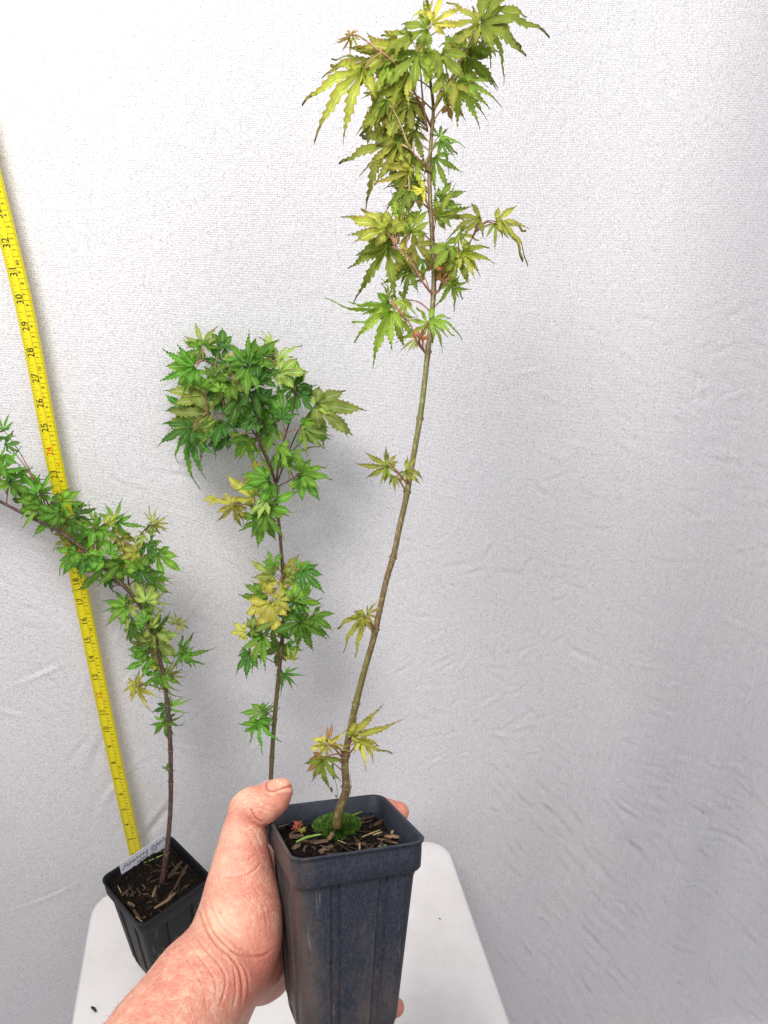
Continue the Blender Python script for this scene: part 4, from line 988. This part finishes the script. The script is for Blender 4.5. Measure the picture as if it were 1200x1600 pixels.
# ------------------------------------------------------------------ the hand
def hand():
    h = .0014
    lo = np.array([-.385, .03, CAMZ-.80]); hi = np.array([.055, .56, CAMZ-.335])
    n = np.ceil((hi-lo)/h).astype(int)
    ax = [lo[i]+h*np.arange(n[i]) for i in range(3)]
    FAR = np.float32(.02)
    def mm_(px, py, Z): return atz(px, py, Z)
    class Field:
        def __init__(s): s.f = np.full(n, FAR, dtype=np.float32)
        def cone(s, a, ra, b, rb, k=.006, flat=None):
            a = np.asarray(a); b = np.asarray(b); pad = max(ra, rb)+k*1.5+.006
            l = np.maximum(((np.minimum(a, b)-pad-lo)/h).astype(int), 0); u = np.minimum(((np.maximum(a, b)+pad-lo)/h).astype(int)+2, n)
            if (u <= l).any(): return
            X = ax[0][l[0]:u[0], None, None].astype(np.float32); Y = ax[1][None, l[1]:u[1], None].astype(np.float32); Zz = ax[2][None, None, l[2]:u[2]].astype(np.float32)
            d = b-a; L2 = float(d@d)+1e-12
            t = ((X-a[0])*d[0]+(Y-a[1])*d[1]+(Zz-a[2])*d[2])/L2; t = np.clip(t, 0, 1)
            dist = np.sqrt((X-a[0]-t*d[0])**2+(Y-a[1]-t*d[1])**2+(Zz-a[2]-t*d[2])**2) - (ra+(rb-ra)*t)
            sl = (slice(l[0], u[0]), slice(l[1], u[1]), slice(l[2], u[2])); g = s.f[sl]
            hh = np.clip(.5+.5*(g-dist)/k, 0, 1); s.f[sl] = (g*(1-hh)+dist*hh - k*hh*(1-hh)).astype(np.float32)
        def chain(s, pts, k=.006):
            for p, q in zip(pts[:-1], pts[1:]): s.cone(mm_(*p[:3]), p[3], mm_(*q[:3]), q[3], k)
    F0 = Field()
    mmr = .001
    # forearm and wrist: two parallel bones' worth of flesh
    F0.chain([(-60, 2200, .270, .046), (80, 1890, .350, .041), (194, 1735, .405, .0345), (263, 1620, .448, .0285), (316, 1540, .482, .0262), (352, 1500, .505, .0270)], .02)
    F0.chain([(-10, 2210, .300, .042), (140, 1920, .375, .036), (236, 1770, .430, .028), (305, 1635, .480, .020), (356, 1545, .515, .0195)], .02)
    # thenar mass and thumb
    F0.chain([(352, 1500, .505, .0270), (372, 1462, .515, .0270), (376, 1420, .520, .0245), (377, 1378, .527, .0205), (379, 1336, .532, .0162), (382, 1300, .535, .0128), (386, 1264, .536, .0118)], .010)
    F0.chain([(386, 1264, .536, .0120), (396, 1257, .534, .0116)], .004)
    F0.chain([(398, 1258, .534, .0118), (413, 1257, .531, .0122), (428, 1246, .529, .0108), (439, 1235, .528, .0084)], .004)
    # heel of the hand
    F0.chain([(352, 1500, .52, .024), (392, 1500, .545, .022), (408, 1520, .565, .017)], .012)
    F0.chain([(360, 1535, .53, .0175), (402, 1526, .560, .0145), (424, 1530, .575, .013)], .010)
    # palm fan behind the pot edge
    for (px, py) in ((428, 1345), (425, 1395), (424, 1450), (426, 1505)):
        F0.chain([(372, 1480, .545, .021), (395, (1480+py)/2, .575, .016), (px+12, py, .606, .0125)], .012)
    # thumb web
    F0.chain([(378, 1370, .535, .016), (405, 1350, .570, .012), (438, 1345, .603, .011)], .010)
    # fingers along the far face of the pot
    F1 = [([(440, 1345, .606, .0118), (505, 1302, .630, .0100), (568, 1274, .628, .0090), (604, 1266, .616, .0086), (623, 1269, .604, .0082)]),
          ([(437, 1395, .607, .0118), (512, 1368, .634, .0102), (580, 1350, .632, .0093), (622, 1350, .612, .0086), (634, 1356, .596, .0080)]),
          ([(436, 1450, .606, .0112), (508, 1440, .630, .0098), (572, 1438, .626, .0089), (606, 1440, .606, .0080), (614, 1444, .592, .0076)]),
          ([(438, 1505, .602, .0100), (500, 1512, .622, .0088), (552, 1530, .616, .0078), (592, 1556, .592, .0072), (618, 1574, .566, .0068)])]
    for ch in F1: F0.chain(ch, .0028)
    # keep the flesh outside the pot
    Mi = np.array(MW_HELD.inverted())
    l = np.maximum(((np.array([-.10, .30, CAMZ-.56])-lo)/h).astype(int), 0); u = n
    X, Y, Zz = np.meshgrid(ax[0][l[0]:], ax[1][l[1]:], ax[2][l[2]:], indexing='ij')
    lx = Mi[0, 0]*X+Mi[0, 1]*Y+Mi[0, 2]*Zz+Mi[0, 3]; ly = Mi[1, 0]*X+Mi[1, 1]*Y+Mi[1, 2]*Zz+Mi[1, 3]; lz = Mi[2, 0]*X+Mi[2, 1]*Y+Mi[2, 2]*Zz+Mi[2, 3]
    hwz = np.where(lz > PH-.0205, PW+.0022, PW*(.75+.25*lz/PH)-.0008)
    rr = .009; qx = np.abs(lx)-(hwz-rr); qy = np.abs(ly)-(hwz-rr)
    d2 = np.hypot(np.maximum(qx, 0), np.maximum(qy, 0))+np.minimum(np.maximum(qx, qy), 0)-rr
    dz = np.abs(lz-PH/2)-(PH/2+.0008)
    dp = np.maximum(d2, dz)
    sl = (slice(l[0], None), slice(l[1], None), slice(l[2], None))
    F0.f[sl] = np.maximum(F0.f[sl], (-dp+.0001).astype(np.float32))
    f = F0.f
    # open end of the arm leaves the grid: close it
    f[0] = FAR; f[-1] = FAR; f[:, 0] = FAR; f[:, -1] = FAR; f[:, :, 0] = FAR; f[:, :, -1] = FAR
    ins = f < 0
    # --- surface nets
    c = ins[:-1, :-1, :-1].astype(np.uint8)
    s8 = np.zeros(tuple(n-1), dtype=np.uint8)
    for dx in (0, 1):
        for dy in (0, 1):
            for dzz in (0, 1): s8 += ins[dx:n[0]-1+dx, dy:n[1]-1+dy, dzz:n[2]-1+dzz]
    act = np.flatnonzero((s8 > 0) & (s8 < 8)); dims = tuple(n-1)
    ci = np.stack(np.unravel_index(act, dims), -1)
    corners = [(a, b, c_) for a in (0, 1) for b in (0, 1) for c_ in (0, 1)]
    vals = {q: f[ci[:, 0]+q[0], ci[:, 1]+q[1], ci[:, 2]+q[2]] for q in corners}
    acc = np.zeros((len(act), 3)); cnt = np.zeros(len(act))
    for q in corners:
        for axx in range(3):
            if q[axx] == 0:
                p = list(q); p[axx] = 1; p = tuple(p); va, vb = vals[q], vals[p]; m = (va < 0) != (vb < 0)
                t = np.where(m, va/(va-vb+1e-20), 0); pos = np.array(q, float)[None].repeat(len(act), 0); pos[:, axx] += t
                acc[m] += pos[m]; cnt[m] += 1
    V = lo + h*(ci + acc/cnt[:, None])
    quads = []
    strides = (dims[1]*dims[2], dims[2], 1)
    for axx in range(3):
        b_, c_ = [(1, 2), (2, 0), (0, 1)][axx]
        sa = [slice(None)]*3; sb = [slice(None)]*3; sa[axx] = slice(0, -1); sb[axx] = slice(1, None)
        A = ins[tuple(sa)]; Bb = ins[tuple(sb)]; ch = np.stack(np.nonzero(A != Bb), -1)
        ok = (ch[:, b_] > 0) & (ch[:, c_] > 0) & (ch[:, b_] < dims[b_]) & (ch[:, c_] < dims[c_]) & (ch[:, axx] < dims[axx]); ch = ch[ok]
        flipped = A[tuple(ch.T)]
        def idx(db, dc):
            g = ch.copy(); g[:, b_] -= db; g[:, c_] -= dc; return np.searchsorted(act, g[:, 0]*strides[0]+g[:, 1]*strides[1]+g[:, 2])
        Q = np.stack([idx(1, 1), idx(0, 1), idx(0, 0), idx(1, 0)], -1); Q[~flipped] = Q[~flipped][:, ::-1]; quads.append(Q)
    Q = np.concatenate(quads)
    # smooth a little (Taubin-like)
    for it, lam in enumerate((.5, .5, -.35, .5, -.35, .4)):
        S_ = np.zeros_like(V); C_ = np.zeros(len(V))
        for k in range(4):
            a_, b2 = Q[:, k], Q[:, (k+1) % 4]; np.add.at(S_, a_, V[b2]); np.add.at(S_, b2, V[a_]); np.add.at(C_, a_, 1); np.add.at(C_, b2, 1)
        V = V + lam*(S_/np.maximum(C_, 1)[:, None]-V)
    # one level of subdivision
    nv0 = len(V); E_ = np.concatenate([np.stack([Q[:, k], Q[:, (k+1) % 4]], -1) for k in range(4)]); Es = np.sort(E_, 1)
    key = Es[:, 0].astype(np.int64)*nv0+Es[:, 1]; uk, inv_ = np.unique(key, return_inverse=True)
    mid_ = (V[uk//nv0]+V[uk % nv0])/2; fc = V[Q].mean(1); nq = len(Q); ei = (inv_.reshape(4, nq)+nv0); fi = nv0+len(uk)+np.arange(nq)
    P = np.concatenate([V, mid_, fc])
    Q = np.concatenate([np.stack([Q[:, k], ei[k], fi, ei[(k-1) % 4]], -1) for k in range(4)])
    for lam in (.5, .5, -.4, .5):
        S_ = np.zeros_like(P); C_ = np.zeros(len(P))
        for k in range(4):
            a_, b2 = Q[:, k], Q[:, (k+1) % 4]
            for ax_i in range(3): S_[:, ax_i] += np.bincount(a_, P[b2, ax_i], len(P))+np.bincount(b2, P[a_, ax_i], len(P))
            C_ += np.bincount(a_, minlength=len(P))+np.bincount(b2, minlength=len(P))
        P = P + lam*(S_/np.maximum(C_, 1)[:, None]-P)
    nv = len(P); fn = np.cross(P[Q[:, 2]]-P[Q[:, 0]], P[Q[:, 3]]-P[Q[:, 1]]); N = np.zeros_like(P)
    for k in range(4):
        for ax_i in range(3): N[:, ax_i] += np.bincount(Q[:, k], fn[:, ax_i], nv)
    N /= (np.linalg.norm(N, axis=1)[:, None]+1e-20)
    me2 = bpy.data.meshes.new('arm_and_hand')
    me2.vertices.add(nv); me2.loops.add(Q.size); me2.loops.foreach_set('vertex_index', Q.ravel().astype(np.int32))
    me2.polygons.add(len(Q)); me2.polygons.foreach_set('loop_start', np.arange(0, Q.size, 4, dtype=np.int32)); me2.polygons.foreach_set('loop_total', np.full(len(Q), 4, dtype=np.int32))
    me2.vertices.foreach_set('co', P.astype(np.float32).ravel()); me2.update(calc_edges=True)
    assert (N*(V.mean(0)-P)).sum() < 0
    px, py, pz = proj(P); facing = -(N*(P-CAM)/np.linalg.norm(P-CAM, axis=1)[:, None]).sum(1)
    front = np.clip(facing*4, 0, 1)*(pz < .575)
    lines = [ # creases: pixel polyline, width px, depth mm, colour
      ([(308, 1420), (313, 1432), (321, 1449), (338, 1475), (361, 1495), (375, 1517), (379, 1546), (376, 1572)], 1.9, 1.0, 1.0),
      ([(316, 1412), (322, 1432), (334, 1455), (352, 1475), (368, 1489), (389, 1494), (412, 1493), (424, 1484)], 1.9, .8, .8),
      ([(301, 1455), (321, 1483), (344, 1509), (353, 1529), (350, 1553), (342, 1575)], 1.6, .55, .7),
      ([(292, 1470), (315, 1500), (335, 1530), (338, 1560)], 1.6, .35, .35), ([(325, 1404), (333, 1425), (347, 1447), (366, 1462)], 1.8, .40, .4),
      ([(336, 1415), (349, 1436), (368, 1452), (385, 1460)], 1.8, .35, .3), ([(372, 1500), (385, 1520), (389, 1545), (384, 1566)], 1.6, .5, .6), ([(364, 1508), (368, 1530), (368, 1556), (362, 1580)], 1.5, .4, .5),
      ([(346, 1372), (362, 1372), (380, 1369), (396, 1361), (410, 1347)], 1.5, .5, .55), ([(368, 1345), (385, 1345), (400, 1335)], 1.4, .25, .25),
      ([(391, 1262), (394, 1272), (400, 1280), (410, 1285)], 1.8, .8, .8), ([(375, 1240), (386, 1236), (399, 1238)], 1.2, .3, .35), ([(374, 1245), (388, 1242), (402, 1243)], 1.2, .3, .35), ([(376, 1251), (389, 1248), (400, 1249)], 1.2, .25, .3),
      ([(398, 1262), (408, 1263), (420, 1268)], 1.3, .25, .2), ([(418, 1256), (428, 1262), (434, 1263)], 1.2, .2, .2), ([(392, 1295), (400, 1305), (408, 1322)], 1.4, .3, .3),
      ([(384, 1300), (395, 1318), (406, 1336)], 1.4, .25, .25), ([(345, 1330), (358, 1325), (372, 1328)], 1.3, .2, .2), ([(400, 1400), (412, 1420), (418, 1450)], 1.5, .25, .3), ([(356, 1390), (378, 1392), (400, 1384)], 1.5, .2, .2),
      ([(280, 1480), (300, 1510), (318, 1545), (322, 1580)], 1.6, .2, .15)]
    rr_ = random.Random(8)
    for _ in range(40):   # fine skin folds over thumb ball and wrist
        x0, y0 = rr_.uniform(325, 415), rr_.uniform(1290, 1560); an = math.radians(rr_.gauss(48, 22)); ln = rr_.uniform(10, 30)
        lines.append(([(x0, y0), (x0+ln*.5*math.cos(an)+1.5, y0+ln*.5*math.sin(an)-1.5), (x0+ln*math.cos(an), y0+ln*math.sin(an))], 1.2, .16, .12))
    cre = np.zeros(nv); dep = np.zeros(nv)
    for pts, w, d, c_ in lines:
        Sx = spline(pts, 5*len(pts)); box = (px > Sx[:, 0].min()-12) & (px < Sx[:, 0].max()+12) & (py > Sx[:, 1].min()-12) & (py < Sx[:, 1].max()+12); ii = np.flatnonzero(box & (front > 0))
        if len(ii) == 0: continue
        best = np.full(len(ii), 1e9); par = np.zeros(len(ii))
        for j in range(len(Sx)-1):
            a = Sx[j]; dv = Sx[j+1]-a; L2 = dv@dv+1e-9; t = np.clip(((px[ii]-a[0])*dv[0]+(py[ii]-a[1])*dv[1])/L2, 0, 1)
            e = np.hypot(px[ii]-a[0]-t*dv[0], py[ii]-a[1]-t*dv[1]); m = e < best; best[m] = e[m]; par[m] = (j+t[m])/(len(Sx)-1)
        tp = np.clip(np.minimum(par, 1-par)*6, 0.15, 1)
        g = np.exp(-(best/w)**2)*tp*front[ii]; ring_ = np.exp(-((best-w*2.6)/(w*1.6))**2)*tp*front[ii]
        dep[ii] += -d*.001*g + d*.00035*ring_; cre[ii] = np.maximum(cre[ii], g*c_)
    # nail bed of the thumb: a groove round the plate, dark with dirt
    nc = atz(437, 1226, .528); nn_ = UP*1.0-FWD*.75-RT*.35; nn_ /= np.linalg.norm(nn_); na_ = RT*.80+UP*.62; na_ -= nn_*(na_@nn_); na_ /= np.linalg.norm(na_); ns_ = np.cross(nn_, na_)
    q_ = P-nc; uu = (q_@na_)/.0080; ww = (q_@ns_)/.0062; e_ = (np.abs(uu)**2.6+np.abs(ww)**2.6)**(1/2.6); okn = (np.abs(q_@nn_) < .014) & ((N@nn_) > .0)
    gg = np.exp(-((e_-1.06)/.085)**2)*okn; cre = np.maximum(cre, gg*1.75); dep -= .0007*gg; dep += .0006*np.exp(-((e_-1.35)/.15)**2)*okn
    P += N*dep[:, None]
    me2.vertices.foreach_set('co', P.astype(np.float32).ravel())
    me2.name = 'arm_and_hand'
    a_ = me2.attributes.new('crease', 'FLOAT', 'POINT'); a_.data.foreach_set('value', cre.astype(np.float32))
    def blob(x, y, r): return np.exp(-(((px-x)**2+(py-y)**2)/r**2))
    red = np.clip(blob(415, 1500, 45)+blob(400, 1420, 30)*.6+blob(448, 1255, 22)*.8+blob(398, 1545, 40)+blob(410, 1275, 18)*.5+blob(630, 1270, 30)+(pz > .575)*.7, 0, 1)
    pale = np.clip(blob(345, 1440, 38)+blob(375, 1242, 16)+blob(360, 1300, 22)*.7+blob(350, 1350, 26)*.6, 0, 1)  # pale patches paint highlights into the skin colour
    for nm, ar in (('red', red), ('pale', pale)):
        a_ = me2.attributes.new(nm, 'FLOAT', 'POINT'); a_.data.foreach_set('value', ar.astype(np.float32))
    me2.polygons.foreach_set('use_smooth', [True]*len(me2.polygons))
    me2.materials.clear()
    t = thing('person', "person's bare left forearm and hand, freckled, gripping the blue-black pot with thumb over its rim", 'person', tuple(atz(255, 1612, .448)))
    body = obj('arm_and_hand', me2, SKIN, None); body.parent = t; body.matrix_parent_inverse = t.matrix_basis.inverted()
    bvh = BVHTree.FromPolygons([Vector(p) for p in P], Q.tolist())
    # --- nails
    def nail(px_, py_, Z, axis_px, normal, ln, wd, name):
        c = atz(px_, py_, Z); nrm = np.array(normal, float); nrm /= np.linalg.norm(nrm)
        ax_ = RT*axis_px[0]+UP*axis_px[1]+FWD*axis_px[2]; ax_ = ax_-nrm*(ax_@nrm); ax_ /= np.linalg.norm(ax_); sd = np.cross(nrm, ax_)
        nu, nw = 14, 12; VV = []; FF = []
        for i in range(nu+1):
            u = -1+2*i/nu
            for j in range(nw+1):
                w = -1+2*j/nw
                # rounded outline
                uu = u*(1-.22*w*w) if u < 0 else u*(1-.15*w*w)
                ww = w*(1-.10*max(0, -u)**2)
                p = c+ax_*uu*ln/2+sd*ww*wd/2+nrm*.02
                hit = bvh.ray_cast(Vector(p), Vector(-nrm), .06)
                q = np.array(hit[0]) if hit[0] is not None else c
                e = max(abs(u), abs(w)); lift = .00055 if e < .9 else -.0004
                if u > .85: lift = .0009 if abs(w) < .9 else .0
                VV.append(q+nrm*lift)
        for i in range(nu):
            for j in range(nw): a = i*(nw+1)+j; FF.append((a, a+1, a+nw+2, a+nw+1))
        # smooth heights
        o = obj(name, mesh(name, VV, FF), NAIL, None); o.parent = body; o.matrix_parent_inverse = (t.matrix_basis).inverted()
        o.parent = t
        return o
    nail(437, 1226, .528, (.80, .62, .0), UP*1.0-FWD*.75-RT*.35, .0160, .0124, 'thumbnail')
    nail(630, 1261, .604, (1.0, -.15, -.3), UP*.75+FWD*.25+RT*.4, .010, .009, 'fingernail')
    # --- fine hairs on the forearm
    hb = B(); rh = random.Random(12); V_ = []; F_ = []
    cand = np.flatnonzero((px > 120) & (px < 360) & (py > 1395) & (py < 1680) & (facing > -.35))
    armdir = atz(352, 1500, .505)-atz(165, 1712, .405); armdir /= np.linalg.norm(armdir)
    wts = [int(i) for i in cand if (px[i]-165)/(365-165) < 1.0 and ((px[i]-231)*.82+(py[i]-1500)*.57) < 62]
    for i in rh.sample(wts, min(550, len(wts))):
        p = P[i]; nn = N[i]; d = nn*.55 - UP*.35 + RT*rh.gauss(.1, .35) + armdir*rh.gauss(.5, .3); d /= np.linalg.norm(d); ln = rh.uniform(.002, .0055)
        sd = np.cross(d, (p-CAM)); sd /= np.linalg.norm(sd); w = .00004
        pts = [p, p+d*ln*.5, p+d*ln*.95-np.array([0, 0, ln*.18])]
        n0 = len(V_); V_ += [pts[0]-sd*w, pts[0]+sd*w, pts[1]+sd*w*.8, pts[1]-sd*w*.8, pts[2]]; F_ += [(n0, n0+1, n0+2, n0+3), (n0+3, n0+2, n0+4)]
    HAIR = mat_plain('arm_hair', (.20, .10, .05), .5)
    o = obj('arm_hair', mesh('arm_hair', V_, F_), HAIR, None, 'stuff'); o.parent = t; o.matrix_parent_inverse = t.matrix_basis.inverted()
hand()
bpy.context.view_layer.update()
